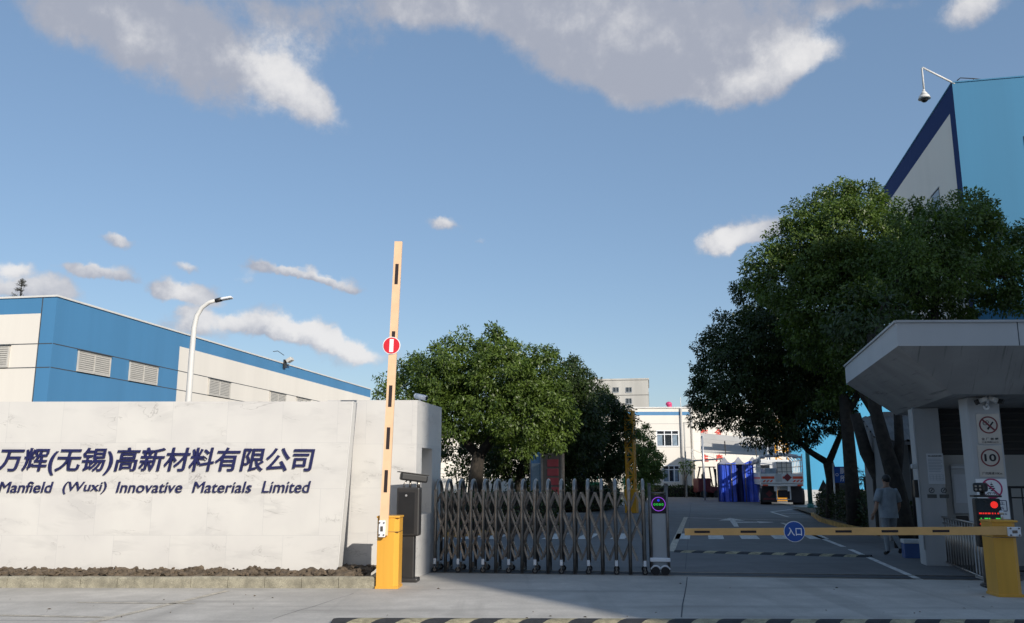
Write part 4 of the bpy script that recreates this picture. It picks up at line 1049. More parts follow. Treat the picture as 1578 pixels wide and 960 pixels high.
def louvre(u0, u1, z0, z1, side):
    fb = MB(); w = .05; sgn = 1 if side else -1
    def bb(m, a, c, d0, d1, za, zb, mi=0):
        if side: m.bx(d0, d1, a, c, za, zb, mi)
        else: m.bx(a, c, -d1, -d0, za, zb, mi)
    bb(fb, u0, u1, .003, .008, z0, z1, 1)
    for a, c, za, zb in ((u0, u0 + w, z0, z1), (u1 - w, u1, z0, z1), ((u0 + u1) / 2 - w / 2, (u0 + u1) / 2 + w / 2, z0, z1), (u0 + w, u1 - w, z0, z0 + w), (u0 + w, u1 - w, z1 - w, z1)): bb(fb, a, c, .009, .07, za, zb)
    o = fb.out('louvre_window', ['louver', 'dark_void'], hall)
    sb = MB(); n = 9
    for i in range(n):
        z = z0 + w + (z1 - z0 - 2 * w) * (i + .12) / n; hz = (z1 - z0 - 2 * w) / n * .74
        for a, c in ((u0 + w, (u0 + u1) / 2 - w / 2), ((u0 + u1) / 2 + w / 2, u1 - w)): bb(sb, a, c, .02, .055, z, z + hz)
    sb.out('slats', 'louver', o)
    hb = MB(); bb(hb, u0 - .04, u1 + .04, .009, .12, z1 + .003, z1 + .045); hb.out('sill', 'joint_dark', o)
for a, c in ((118, 169), (199, 243), (323, 356), (418, 442), (459, 480)):
    u0 = HB.side(a, 560)[0]; u1 = HB.side(c, 560)[0]; louvre(u0, u1, zj2 + .02, zj1 - .05, True)
u1 = HB.front(15.5, 540)[0]; louvre(u1 - 1.9, u1, zj2 + .02, zj1 - .05, False)
# floodlight on the roof band
yl, zl = HB.side(437, 557)
q = HB.w(.3, yl); t = thing('floodlight', 'floodlight tilted out from the blue roof band of the factory hall', 'light', (q.x, q.y, zl), -HB.az)
b = MB(); b.box((.1, 0, .08), (.36, .42, .22), rot=Matrix.Rotation(R(-30), 4, 'Y'), bev=.03); b.out('housing', 'louver', t)
b = MB(); b.bar((-.3, 0, -.1), (.05, 0, .0), .06); b.box((-.2, .0, -.15), (.1, .3, .5)); b.tube([(-.2, -.2, .35), (-.25, -1.0, .5), (-.25, -1.6, .38)], .02, 6); b.out('bracket', 'charcoal', t)
# street lamp behind the sign wall
q = P(294, 560, 24.5)
t = thing('street_lamp', 'white street lamp with a curved arm rising behind the sign wall', 'street lamp', (q.x, q.y, 0))
def rel(px, py): r_ = P(px, py, 24.5); return Vector((r_.x - q.x, 0, r_.z))
pts = [Vector((0, 0, 0)), rel(291, 610), rel(296, 540), rel(299, 505), rel(303, 487), rel(311, 474), rel(322, 466), rel(336, 462)]
b = MB(); b.tube(pts, [.085, .085, .08, .075, .07, .065, .06, .05], 12); b.disc((0, 0, 0), .17, .03, axis=(0, 0, 1)); b.out('pole', 'white_paint', t)
b = MB(); b.tube([rel(332, 463.5), rel(342, 461)], .065, 10); b.out('arm_joint', 'charcoal', t)
e0, e1 = rel(341, 461.3), rel(358, 458.2)
b = MB(); b.box((e0 + e1) / 2, ((e1 - e0).length, .22, .07), rot=Matrix.Rotation(-math.atan2(e1.z - e0.z, e1.x - e0.x), 4, 'Y'), bev=.03); b.out('lamp_head', 'bumper_white', t)

# ------------------------------------------------------------ tall building on the right
q = P(1476, 215, 30.); TB = Fr((q.x, q.y), AZR)
tall = thing('tall_building', 'tall cyan building with navy edged grey side rising above the trees', 'building', TB.w(0, 0), -AZR)
zT = TB.side(1470.5, 128)[1]; zT = q.z + (P(1476, 128, 30.).z - q.z)
yE = 13.5; xR = 5.5
vb = .62; hb_ = .95
b = MB()
wall_grid(b, lambda y, z: (0, y, z), [0, vb, yE], [0, zT - hb_, zT], [[1, 0], [1, 1]])
b.poly([(0, yE, 0), (xR, yE, 0), (xR, yE, zT), (0, yE, zT)], 0); b.poly([(0, 0, zT - .02), (xR, 0, zT - .02), (xR, yE, zT - .02), (0, yE, zT - .02)], 0)
b.poly([(xR, 0, 0), (xR, yE, 0), (xR, yE, zT), (xR, 0, zT)], 0)
b.poly([(0, 0, 0), (xR, 0, 0), (xR, 0, zT), (0, 0, zT)], 2); b.out('wall', ['white_wall', 'navy_panel', 'cyan_panel'], tall)
yw, zw = TB.side(1447, 290); yw2 = TB.side(1436, 300)[0]
b = MB(); b.bx(-.02, .003, yw, yw2, zw - 1.6, zw); w_ = b.out('window', 'glass_dark', tall)
b = MB(); b.bx(-.05, .003, yw - .06, yw2 + .06, zw - 1.66, zw - 1.603); b.bx(-.05, .003, yw - .06, yw2 + .06, zw + .003, zw + .05); b.out('window_frame', 'shade_white', w_)
xw, zw = TB.front(1577, 210)
b = MB(); b.bx(xw, xw + 1.2, -.02, .003, zw - 1.2, zw); b.out('window', 'glass_dark', tall)
b = MB(); b.bx(-.02, xR, -.03, .03, zT + .002, zT + .05); b.bx(-.03, .03, .032, yE, zT + .002, zT + .05); b.out('roof_edge', 'cyan_panel', tall)
b = MB(); pts = []
for px, py in ((1475, 124), (1480, 120), (1500, 121), (1525, 124), (1545, 122), (1565, 119), (1600, 120)):
    x, z = TB.front(px, py, .3); pts.append((x, .3, max(z, zT + .06)))
b.tube(pts, .02, 6)
for p_ in pts[::2]: b.cyl((p_[0], p_[1], zT), p_, .015, n=6)
b.out('lightning_wire', 'charcoal', tall)
cr = P(1470, 128, 30.); t = thing('dome_camera', 'white dome camera hanging from a bent pipe off the roof corner of the tall building', 'security camera', (cr.x, cr.y, cr.z - .1), 0)
def rl(px, py): r_ = P(px, py, 30.); return Vector((r_.x - cr.x, 0, r_.z - cr.z + .1))
b = MB(); b.tube([rl(1471, 129), rl(1421.5, 104), rl(1420.5, 105), rl(1424, 141)], .035, 8); b.out('pipe', 'white_paint', t)
e = rl(1424, 147)
b = MB(); b.cyl(e + Vector((0, 0, -.02)), e + Vector((0, 0, .16)), .17, .06, 16).cyl(e + Vector((0, 0, .16)), e + Vector((0, 0, .22)), .05, n=12).cyl(e + Vector((0, 0, -.14)), e + Vector((0, 0, -.02)), .22, .18, 18); b.out('hood', 'white_paint', t)
b = MB(); b.sph(e + Vector((0, 0, -.16)), .13, 0, (1, 1, .9), 2); b.out('dome', 'black_plastic', t)

# cyan wall building behind the right-hand trees
q = P(1222, 760, 61.); CB = Fr((q.x, q.y), AZR)
t = thing('cyan_building', 'bright cyan rendered hall seen between the trunks behind the truck', 'building', CB.w(0, 0), -AZR)
b = MB(); b.bx(0, 14, 0, 3.5, 0, 8.2); b.out('wall', 'cyan_bright', t)
b = MB(); b.bx(-.05, 14, -.12, -.003, 0, .75); b.out('plinth', 'shade_white', t)

# ------------------------------------------------------------ far buildings
# white hall with blue stripe
q = P(955, 700, 74.); WB = Fr((q.x - 4, q.y), R(1.))
t = thing('white_hall', 'two storey white hall with a thin blue stripe at the far end of the road', 'building', WB.w(0, 0), -WB.az)
xr = WB.front(1064, 680)[0]; zTw = WB.front(1000, 629)[1]; z1, z0 = WB.front(1000, 634.5)[1], WB.front(1000, 640)[1]
def rects(b, x0, x1, z0_, z1_, holes, y=0., mi=0):
    xs = sorted({x0, x1} | {h[0] for h in holes} | {h[1] for h in holes}); zs = sorted({z0_, z1_} | {h[2] for h in holes} | {h[3] for h in holes})
    for i in range(len(xs) - 1):
        for j in range(len(zs) - 1):
            cx, cz = (xs[i] + xs[i + 1]) / 2, (zs[j] + zs[j + 1]) / 2
            if any(h[0] < cx < h[1] and h[2] < cz < h[3] for h in holes): continue
            b.poly([(xs[i], y, zs[j]), (xs[i + 1], y, zs[j]), (xs[i + 1], y, zs[j + 1]), (xs[i], y, zs[j + 1])], mi)
holes = []
for (a, c_, e_, f_) in ((1012, 1046, 663, 688), (1022, 1047, 717, 743)):
    xa, za = WB.front(a, f_); xb, zb = WB.front(c_, e_); holes.append((xa, xb, za, zb))
b = MB(); rects(b, 0, xr, 0, z0, holes); rects(b, 0, xr, z1, zTw, []); rects(b, 0, xr, z0, z1, [], mi=1)
b.poly([(xr, 0, 0), (xr, 8, 0), (xr, 8, zTw), (xr, 0, zTw)]); b.poly([(0, 0, zTw), (xr, 0, zTw), (xr, 8, zTw), (0, 8, zTw)]); b.poly([(0, 0, 0), (0, 8, 0), (0, 8, zTw), (0, 0, zTw)])
b.out('wall', ['white_wall', 'blue_panel'], t)
for (xa, xb, za, zb) in holes:
    b = MB(); b.bx(xa, xb, .1, .14, za, zb); w_ = b.out('window', 'glass_dark', t)
    b = MB(); fw_ = .07; zm = za + (zb - za) * .72
    for x in (xa, xa + (xb - xa) * .34, xa + (xb - xa) * .66, xb - fw_): b.bx(x, x + fw_, .0, .09, za, zb)
    for z in (za, zm, zb - fw_): b.bx(xa, xb, -.01, .08, z, z + fw_)
    b.out('window_frame', 'bumper_white', w_)
    b = MB()
    for x in (xa + .1, xb - .55): b.bx(x, x + .4, .05, .08, za + .1, zm - .02)
    b.out('open_sash', 'board_grey', w_)
b = MB(); x = WB.front(1051, 690)[0]; b.cyl((x, -.1, 0), (x, -.1, zTw), .09, n=8); b.out('downpipe', 'offwhite_panel', t)
b = MB(); zs_ = WB.front(1000, 653)[1]; b.bx(0, xr, -.004, .002, zs_ - .02, zs_ + .02); zs_ = WB.front(1000, 689)[1]; b.bx(0, xr, -.004, .002, zs_ - .02, zs_ + .02); b.out('panel_joints', 'offwhite_panel', t)
b = MB(); b.bx(-.05, xr + .08, -.08, .2, zTw + .002, zTw + .1); b.out('roof_edge', 'white_paint', t)
x = WB.front(1039, 625)[0]
wq = WB.w(x, 2.5); tt = thing('roof_vent', 'small pink hooded vent on the roof of the far white hall', 'vent', (wq.x, wq.y, zTw))
b = MB(); b.cyl((0, 0, 0), (0, 0, .5), .22); b.sph((-.05, 0, .55), .28, 0, (1, 1, .8)); b.box((.3, 0, .1), (.5, .3, .2), 0, 0, .03); b.out('hood', 'pink', tt)
wq = WB.w(WB.front(1052, 620)[0], 1); tt = thing('roof_mast', 'thin white mast standing on the roof of the far white hall', 'mast', (wq.x, wq.y, zTw)); b = MB(); b.cyl((0, 0, 0), (0, 0, 1.0), .04, .025, 8).disc((0, 0, 0), .12, .05, axis=(0, 0, 1)); b.out('shaft', 'white_paint', tt)
# red lettered wall to its right
q = P(1064, 700, 80.); LB = Fr((q.x, q.y), R(1.))
t = thing('workshop_building', 'off-white workshop wall with red lettering behind the tent', 'building', LB.w(0, 0), -LB.az)
zTl = LB.front(1080, 622)[1]
wx0, wz0 = LB.front(1143, 672); wx1, wz1 = LB.front(1166, 663)
b = MB(); rects(b, 0, 17, 0, zTl, [(wx0, wx1, wz0, wz1)]); b.poly([(0, 0, 0), (0, 9, 0), (0, 9, zTl), (0, 0, zTl)]); b.poly([(17, 0, 0), (17, 9, 0), (17, 9, zTl), (17, 0, zTl)]); b.poly([(0, 0, zTl), (17, 0, zTl), (17, 9, zTl), (0, 9, zTl)]); b.out('wall', 'white_wall', t)
b = MB(); b.bx(wx0, wx1, .1, .14, wz0, wz1); w_ = b.out('window', 'glass_dark', t)
b = MB()
for k in range(3): b.bx(wx0 + (wx1 - wx0 - .08) * k / 2, wx0 + (wx1 - wx0 - .08) * k / 2 + .08, 0, .09, wz0, wz1)
b.out('window_frame', 'bumper_white', w_)
b = MB()
for k in range(1, 9): b.bx(0, 17, -.004, .002, k * .8, k * .8 + .015)
for k in range(1, 8): b.bx(k * 2.1, k * 2.1 + .02, -.007, -.0045, 0, zTl)
b.out('panel_joints', 'shade_white', t)
b = MB(); b.cyl((.2, -.12, 0), (.2, -.12, zTl), .08, n=8); b.out('downpipe', 'offwhite_panel', t)
for s, a, c_, e_, f_ in (('主', 1081, 1092, 700, 711), ('产', 1103, 1114, 700, 711), ('防', 1080, 1091, 661, 672), ('全', 1101, 1113, 661, 672)):
    xa, zb = LB.front(a, e_); xb, za = LB.front(c_, f_); txt(s, 'lettering', 'letter_red', t, (xa, xb, za, zb), -.009, .05, .03)
q = P(1058, 757, 70); tt = thing('lamp_post', 'slim grey post standing before the corner of the far white hall', 'post', (q.x, q.y, 0)); b = MB(); b.cyl((0, 0, 0), (0, 0, P(1058, 651, 70).z), .09, .06, 8).box((.1, 0, P(1058, 651, 70).z), (.3, .12, .08), 0, 0, .02); b.out('shaft', 'grey_concrete_wall', tt)
# grey concrete block far behind
q = P(1000, 620, 112.); BB = Fr((q.x, q.y), R(9.))
t = thing('concrete_block', 'grey concrete block with small windows rising behind the white hall', 'building', BB.w(0, 0), -BB.az)
zTb = BB.front(999, 585)[1]
b = MB(); b.bx(-11, 0, 0, 11, 0, zTb); b.bx(-11.1, .1, -.1, 11.1, zTb + .002, zTb + .2); b.out('wall', 'grey_concrete_wall', t)
for (a, c_, e_, f_) in ((944, 954, 597, 604), (964, 974, 597, 604), (944, 954, 615, 622), (964, 974, 614, 622)):
    xa, zb = BB.front(a, e_); xb, za = BB.front(c_, f_); b = MB(); b.bx(xa, xb, -.03, -.003, za, zb); w_ = b.out('window', 'glass_dark', t)
    b = MB()
    for x in (xa, (xa + xb) / 2, xb - .05): b.bx(x, x + .05, -.06, -.032, za, zb)
    b.bx(xa, xb, -.09, -.062, za - .08, za); b.out('window_frame', 'alu', w_)
b = MB()
for k in range(6): b.bx(.003, .03, 1 + k * 1.7, 1.9 + k * 1.7, 2, zTb - 1.5)
b.out('side_openings', 'joint_dark', t)
b = MB(); zj = BB.front(960, 609)[1]; b.bx(-11, 0, -.006, -.002, zj - .04, zj + .04); b.out('panel_joints', 'stone_dark', t)
q = P(915.5, 603, 108.); t = thing('roof_tank', 'pale round tank beside the roof of the grey concrete block', 'tank', (q.x, q.y, 0)); b = MB(); b.cyl((0, 0, 0), (0, 0, P(915, 582, 108).z), .4, n=16).cyl((0, 0, P(915, 582, 108).z), (0, 0, P(915, 581, 108).z), .42, .3, 16); b.out('shell', 'offwhite_panel', t)
# low white building behind the left trees, with perimeter wall
q = P(640, 700, 70.); b = MB(); t = thing('low_building', 'low white building glimpsed under the left trees behind the pillar', 'building', (q.x, q.y, 0))
b.bx(0, 12.5, 0, 6, 0, P(690, 668, 70).z); b.out('wall', 'white_wall', t)
b = MB(); zz = P(690, 696, 70).z; b.bx(0, 12.5, -.006, -.002, zz - .02, zz + .02); b.out('panel_joint', 'joint_dark', t)
q = P(650, 740, 46.); t = thing('perimeter_wall', 'low pale perimeter wall topped with wire behind the left tree trunk', 'wall', (q.x, q.y, 0))
b = MB(); b.bx(0, 7.2, 0, .2, 0, P(700, 737, 46).z); b.out('panel', 'white_wall', t)
b = MB()
for k in range(5): b.cyl((k * 1.7 + .2, .1, 1.5), (k * 1.7 + .2, .1, 2.1), .02, n=6)
for z in (1.8, 2.05): b.tube([(.1 + i * .7, .1, z + .02 * math.sin(i * 2)) for i in range(11)], .008, 5)
b.out('wire', 'charcoal', t)

# ------------------------------------------------------------ canopy, tent, truck, forklift
cA, cB = P(1080, 668, 62), P(1192, 679, 60)
t = thing('metal_canopy', 'sloping white metal canopy with parallel beams above the blue tent', 'canopy', (cA.x, cA.y, 0))
def cl(px, py, Y): r_ = P(px, py, Y); return Vector((r_.x - cA.x, r_.y - cA.y, r_.z))
q4 = [cl(1080, 667, 62), cl(1196, 678, 60), cl(1200, 697, 71), cl(1080, 690, 73)]
for k in range(4):
    a0, a1 = q4[0].lerp(q4[3], k / 4 + .06), q4[1].lerp(q4[2], k / 4 + .06); a2, a3 = q4[1].lerp(q4[2], k / 4 + .17), q4[0].lerp(q4[3], k / 4 + .17)
    b = MB(); b.prism([a0, a1, a2, a3], (0, 0, .05)); b.out('roof_sheet', 'roof_metal', t)
for k in range(5):
    a = q4[0].lerp(q4[3], k / 4); c_ = q4[1].lerp(q4[2], k / 4)
    b = MB(); b.prism([a - Vector((0, 0, .40)), c_ - Vector((0, 0, .34)), c_, a], (0, .1, 0)); b.out('beam', 'white_paint', t)
b = MB()
for k in (.32, .72): b.bar(q4[0].lerp(q4[1], k) - Vector((0, 0, .46)), q4[3].lerp(q4[2], k) - Vector((0, 0, .46)), .08, .1)
b.out('purlin', 'charcoal', t)
for a in (q4[0].lerp(q4[1], .02), q4[3].lerp(q4[2], .02), q4[1].lerp(q4[0], .12), q4[2].lerp(q4[3], .12)):
    b = MB(); b.cyl((a.x, a.y, 0), (a.x, a.y, a.z - .2), .07, n=8); b.out('post', 'alu', t)

tp = P(1108, 772, 58.5); tp2 = P(1170, 772, 58.5); tw = tp2.x - tp.x
t = thing('blue_tent', 'blue tarpaulin tent with a grey peaked roof beside the truck', 'tent', (tp.x, tp.y, 0), -R(13))
hT = P(1120, 716, 58.5).z
def curtain(x0, x1, y, n, amp, mt, z1f):
    b = MB(); rows = 10; g_ = []
    for i in range(n + 1):
        u = i / n; x = x0 + (x1 - x0) * u; colv = []
        for j in range(rows + 1):
            v = j / rows
            dy = amp * (math.sin(u * 19 + 1.3) * .6 + math.sin(u * 43 + v * 2) * .35 + math.sin(u * 7 - v * 3) * .5) * (.35 + .65 * (1 - v))
            colv.append(b.bm.verts.new((x + .03 * math.sin(v * 6 + u * 9), y + dy, v * z1f(u) + .01)))
        g_.append(colv)
    for i in range(n):
        for j in range(rows):
            f = b.bm.faces.new((g_[i][j], g_[i + 1][j], g_[i + 1][j + 1], g_[i][j + 1])); f.smooth = True
    return b.out('curtain', mt, t)
curtain(0, tw * .44, 0, 44, .13, 'tarp_blue', lambda u: hT + .12 * u); curtain(tw * .40, tw * .62, .3, 20, .08, 'tarp_dark', lambda u: hT + .1); curtain(tw * .6, tw, .02, 40, .13, 'tarp_blue', lambda u: hT + .22 * math.sin(u * 3.1))
b = MB(); b.poly([(0, .1, 0), (-.02, 6, 0), (-.02, 6, hT), (0, .1, hT)]); b.poly([(tw, .1, 0), (tw, 6, 0), (tw, 6, hT), (tw, .1, hT)]); b.poly([(0, 6, 0), (tw, 6, 0), (tw, 6, hT), (0, 6, hT)]); b.out('side_sheet', 'tarp_blue', t)
b = MB(); zr = P(1135, 706, 58.5).z
nr = 3
for k in range(nr):
    y0, y1 = k * 2., k * 2. + 2.
    ap = (tw * (.32 + .0 * k), (y0 + y1) / 2, zr + .35)
for k in range(3):
    x0, x1 = tw * k / 3 * 1.05, tw * (k + 1) / 3 * 1.05; ap = ((x0 + x1) / 2, 1.2, zr + .12)
    c4 = [(x0, -.1, hT + .02), (x1, -.1, hT + .02), (x1, 3, hT + .12), (x0, 3, hT + .12)]
    m4 = [tuple(Vector(c4[i]).lerp(Vector(ap), .5) - Vector((0, 0, .09))) for i in range(4)]
    for i in range(4):
        j = (i + 1) % 4; b.poly([c4[i], c4[j], m4[j], m4[i]]); b.poly([m4[i], m4[j], ap])
b.out('roof', 'tarp_grey', t)
b = MB()
for x in (.0, tw * .33, tw * .66, tw): b.cyl((x, -.06, 0), (x, -.06, hT + .02), .03, n=8)
b.out('frame_posts', 'steel_dark', t)

# truck, rear towards the gate
q = G(1207, 778.5); TR = Fr((q.x, q.y), AZR)
t = thing('stake_truck', 'white stake-bed truck parked with its red striped tailgate towards the gate', 'truck', TR.w(0, 0), -AZR)
w2 = 1.2
b = MB(); b.bx(-w2, w2, 0, 6.2, 1.18, 1.32); b.bx(-.45, -.3, 0, 7.5, .8, 1.18); b.bx(.3, .45, 0, 7.5, .8, 1.18); b.bx(-w2, w2, -.06, 0, 1.1, 1.2); b.out('chassis', 'truck_white', t)
b = MB(); b.box((0, -.05, 1.54), (2 * w2, .06, .56), 0, 0, .01); tg = b.out('tailgate', 'truck_white', t)
b = MB(); b.bx(-w2 + .02, -.42, -.086, -.082, 1.52, 1.66); b.bx(.62, w2 - .02, -.086, -.082, 1.52, 1.66); b.bx(.05, .42, -.086, -.082, 1.52, 1.66)
for s_ in (-1, 1):
    for k in range(3): b.prism([(s_ * .85 - .25 + k * .2, -.083, 1.33), (s_ * .85 - .15 + k * .2, -.083, 1.33), (s_ * .85 - .05 + k * .2, -.083, 1.45), (s_ * .85 - .15 + k * .2, -.083, 1.45)], (0, -.004, 0))
b.out('red_stripe', 'truck_stripe', tg)
b = MB(); b.prism([(.32, -.088, 1.36), (.56, -.088, 1.6), (.32, -.088, 1.84), (.08, -.088, 1.6)], (0, -.006, 0)); b.out('hazard_diamond', 'sign_maroon', tg)
b = MB(); b.bx(-.36, .0, -.087, -.082, 1.34, 1.8); b.out('grey_plate', 'alu', tg)
for s_ in (-1, 1):
    b = MB()
    x = s_ * w2
    for z in (1.86, 2.25, 2.6): b.bar((x, 0, z), (x, 6.1, z), .05, .06)
    for k in range(8): b.bar((x, .02 + k * .86, 1.32), (x, .02 + k * .86, 2.62), .05, .05)
    b.out('stake_side', 'truck_white', t)
    b = MB(); b.bx(x - .02, x + .02, .05, 6.1, 1.33, 1.82); o = b.out('side_board', 'truck_white', t)
    b = MB(); b.bx(x - .024, x + .024, .1, 6.0, 1.5, 1.62); b.out('red_stripe', 'truck_stripe', o)
b = MB(); b.bar((-w2, 0, 1.82), (-w2, 0, 2.95), .06); b.bar((w2, 0, 1.82), (w2, 0, 2.95), .06)
for k in range(5): b.tube([(-w2, .1 + k * 1.4, 2.62), (-w2 * .8, .1 + k * 1.4, 2.9), (0, .1 + k * 1.4, 3.02), (w2 * .8, .1 + k * 1.4, 2.9), (w2, .1 + k * 1.4, 2.62)], .03, 6)
b.out('hoop_frame', 'truck_white', t)
b = MB()
for i in range(9):
    x0 = -w2 + .05 + i * .262; zb_ = 2.74 + .14 * math.sin(math.pi * (i + .5) / 9)
    b.box((x0 + .13, .12 + .04 * math.sin(i * 2.2), zb_ + .03 * math.sin(i * 1.7)), (.275, .3, .15 + .04 * math.sin(i * 3)), 0, 0, .06)
for i in range(7): b.box((-w2 - .03 + .02 * math.sin(i), .5 + i * .8, 2.56 + .04 * math.sin(i * 2)), (.22, .84, .2), 0, 0, .06)
b.out('rolled_cover', 'tarp_grey', t)
b = MB(); b.bx(-1.12, 1.12, 6.5, 8.3, .75, 2.75, 0, .12); cab = b.out('cab', 'truck_white', t)
b = MB(); b.bx(-.8, -.15, 6.46, 6.497, 1.9, 2.4); b.out('rear_window', 'glass_dark', cab)
b = MB(); b.box((.35, 3.4, 1.95), (.9, 3.2, 1.2), 0, 0, .04); o = b.out('load_box', 'white_wall', t)
b = MB()
for k in range(5): b.bar((.35 - .46 + .02, 1.75, 1.45 + k * .25), (.8, 1.75, 1.45 + k * .25), .02)
for k in range(4): b.bar((-.08 + k * .28, 1.77, 1.36), (-.08 + k * .28, 1.77, 2.54), .025)
b.out('load_frame', 'steel_dark', o)
b = MB(); b.box((-.6, 2.2, 1.75), (.7, 1.2, .8), .2, 0, .05); b.out('load_drum_crate', 'board_grey', t)
for x in (-.95, .95):
    for y in (1.3, 7.2):
        b = MB(); b.cyl((x - .25 * (y < 3) - .0, y, .48), (x + .25 * (y < 3) + .13, y, .48), .48, n=22); wq = b.out('wheel', 'rubber', t)
        b = MB(); b.cyl((x - .27 * (y < 3) - .01, y, .48), (x + .27 * (y < 3) + .14, y, .48), .22, n=16); b.out('rim', 'truck_white', wq)
for x in (-.72, .72):
    b = MB(); b.bx(x - .42, x + .42, .35, .37, .16, 1.1); fl_ = b.out('mud_flap', 'truck_dark', t)
b = MB(); b.prism([(-.72, .345, .45), (-.5, .345, .65), (-.72, .345, .85), (-.94, .345, .65)], (0, -.004, 0)); b.bx(-1.08, -.34, .341, .345, .3, .4); b.out('flap_marking', 'fork_red', t)
b = MB(); b.bx(-.26, .42, .25, .3, .42, .86); b.out('spare_carrier', 'truck_dark', t)
b = MB(); b.bx(-.35, .5, .2, .24, .3, .36); b.bx(-.35, -.28, .2, .26, .36, 1.1); b.bx(.43, .5, .2, .26, .36, 1.1); b.out('underride_bar', 'truck_white', t)
b = MB(); b.box((.08, .18, .98), (.44, .02, .2), 0, 0, .004); b.out('number_plate', 'sign_silver', t)
for x in (-.95, 1.0):
    b = MB(); b.box((x, -.09, 1.15), (.3, .06, .09), 0, 0, .01); b.out('tail_light', 'truck_stripe', t)

# forklift
q = G(1092, 766.5)
t = thing('forklift', 'small dark red forklift with a black overhead guard left of the tent', 'forklift', (q.x, q.y, 0), R(10))
b = MB(); b.box((-.5, 0, .95), (1.1, 1.1, 1.1), 0, 0, .08); b.box((.3, 0, .6), (.8, 1.0, .5), 0, 0, .05); b.out('body', 'fork_red', t)
b = MB()
for y in (-.45, .45):
    b.bar((-.7, y, 1.4), (-.45, y, 2.35), .09); b.bar((.55, y, .9), (.35, y, 2.35), .09)
b.box((-.05, 0, 2.38), (1.1, 1.05, .07), 0, 0, .02); b.out('overhead_guard', 'black_plastic', t)
b = MB(); b.box((.8, -.3, 1.15), (.1, .14, 2.2)); b.box((.8, .3, 1.15), (.1, .14, 2.2)); b.box((.86, 0, .5), (.06, 1.0, .4)); b.out('mast', 'black_plastic', t)
b = MB(); b.box((1.5, -.3, .12), (1.2, .12, .05)); b.box((1.5, .3, .12), (1.2, .12, .05)); b.out('forks', 'black_plastic', t)
for x in (-.6, .5):
    for y in (-.5, .5):
        b = MB(); b.cyl((x, y - .1, .28), (x, y + .1, .28), .28, n=18); b.out('wheel', 'rubber', t)
b = MB(); b.box((-.15, 0, 1.25), (.5, .5, .12), 0, 0, .04); b.box((-.4, 0, 1.55), (.12, .5, .55), 0, 0, .04); b.out('seat', 'black_plastic', t)
# flat shelter on tie rods
q = P(1084, 712, 74.); t = thing('entrance_shelter', 'thin flat glass shelter hung on rods below the red lettering', 'shelter', (q.x, q.y, 0))
zc_ = P(1084, 709, 74).z
b = MB(); b.prism([(-1.2, -1.8, zc_ - .12), (1.2, -1.8, zc_ + .02), (1.2, 5, zc_ + .02), (-1.2, 5, zc_ - .12)], (0, 0, .1)); b.out('roof', 'roof_metal', t)
b = MB(); b.bar((.0, 5.0, zc_ + 1.0), (-.9, -1, zc_), .04); b.bar((.2, 5.0, zc_ + 1.0), (.9, -1, zc_ + .05), .04); b.bar((.1, 4.95, zc_), (.1, 4.95, zc_ + 1.1), .05); b.out('tie_rods', 'alu', t)
b = MB(); b.cyl((-1.1, -1.4, 0), (-1.1, -1.4, zc_ - .1), .05, n=8); b.cyl((1.1, -1.4, 0), (1.1, -1.4, zc_ - .0), .05, n=8); b.out('posts', 'alu', t)
# white box trailer
q = G(1030, 762); t = thing('box_trailer', 'small white box with a pale blue lid standing on a dark trailer', 'trailer', (q.x, q.y, 0))
b = MB(); b.box((0, 0, 1.35), (1.15, 1.5, 1.1), 0, 0, .03); b.out('body', 'truck_white', t)
b = MB(); b.box((0, 0, 1.93), (1.25, 1.6, .07), 0, 0, .02); b.out('lid', 'board_grey', t)
b = MB(); b.box((0, 0, .6), (1.9, 1.5, .35), 0, 0, .05); b.out('base', 'truck_dark', t)
for x in (-.6, .6):
    b = MB(); b.cyl((x - .1, -.5, .3), (x + .1, -.5, .3), .3, n=16); b.out('wheel', 'rubber', t)
# yellow lattice posts
def lattice_post(label, p, h, w):
    t = thing('lattice_post', label, 'post', (p.x, p.y, 0), R(-20), 'yellow lattice posts beside the inner road')
    for x in (-w / 2, w / 2):
        for y in (-w / 2, w / 2):
            b = MB(); b.bar((x, y, 0), (x, y, h), .07); b.out('leg', 'gantry_yellow', t)
    b = MB(); n = int(h / .42)
    for i in range(n):
        za, zb = i * h / n, (i + 1) * h / n; f_ = 1 if i % 2 else -1
        for y in (-w / 2, w / 2): b.bar((-f_ * w / 2, y, za), (f_ * w / 2, y, zb), .05); b.bar((-w / 2, y, zb), (w / 2, y, zb), .05)
        for x in (-w / 2, w / 2): b.bar((x, -f_ * w / 2, za), (x, f_ * w / 2, zb), .05)
    b.out('bracing', 'gantry_yellow', t)
    b = MB(); b.box((0, 0, .55), (w + .18, w + .18, 1.1), 0, 0, .03); b.out('base_guard', 'gantry_yellow', t)
lattice_post('tall yellow lattice post at the bend of the left planting bed', P(973, 760, 41.), 4.7, .36)
lattice_post('orange yellow lattice post half hidden in leaves above the truck', P(1205, 700, 61.), 5.6, .8)

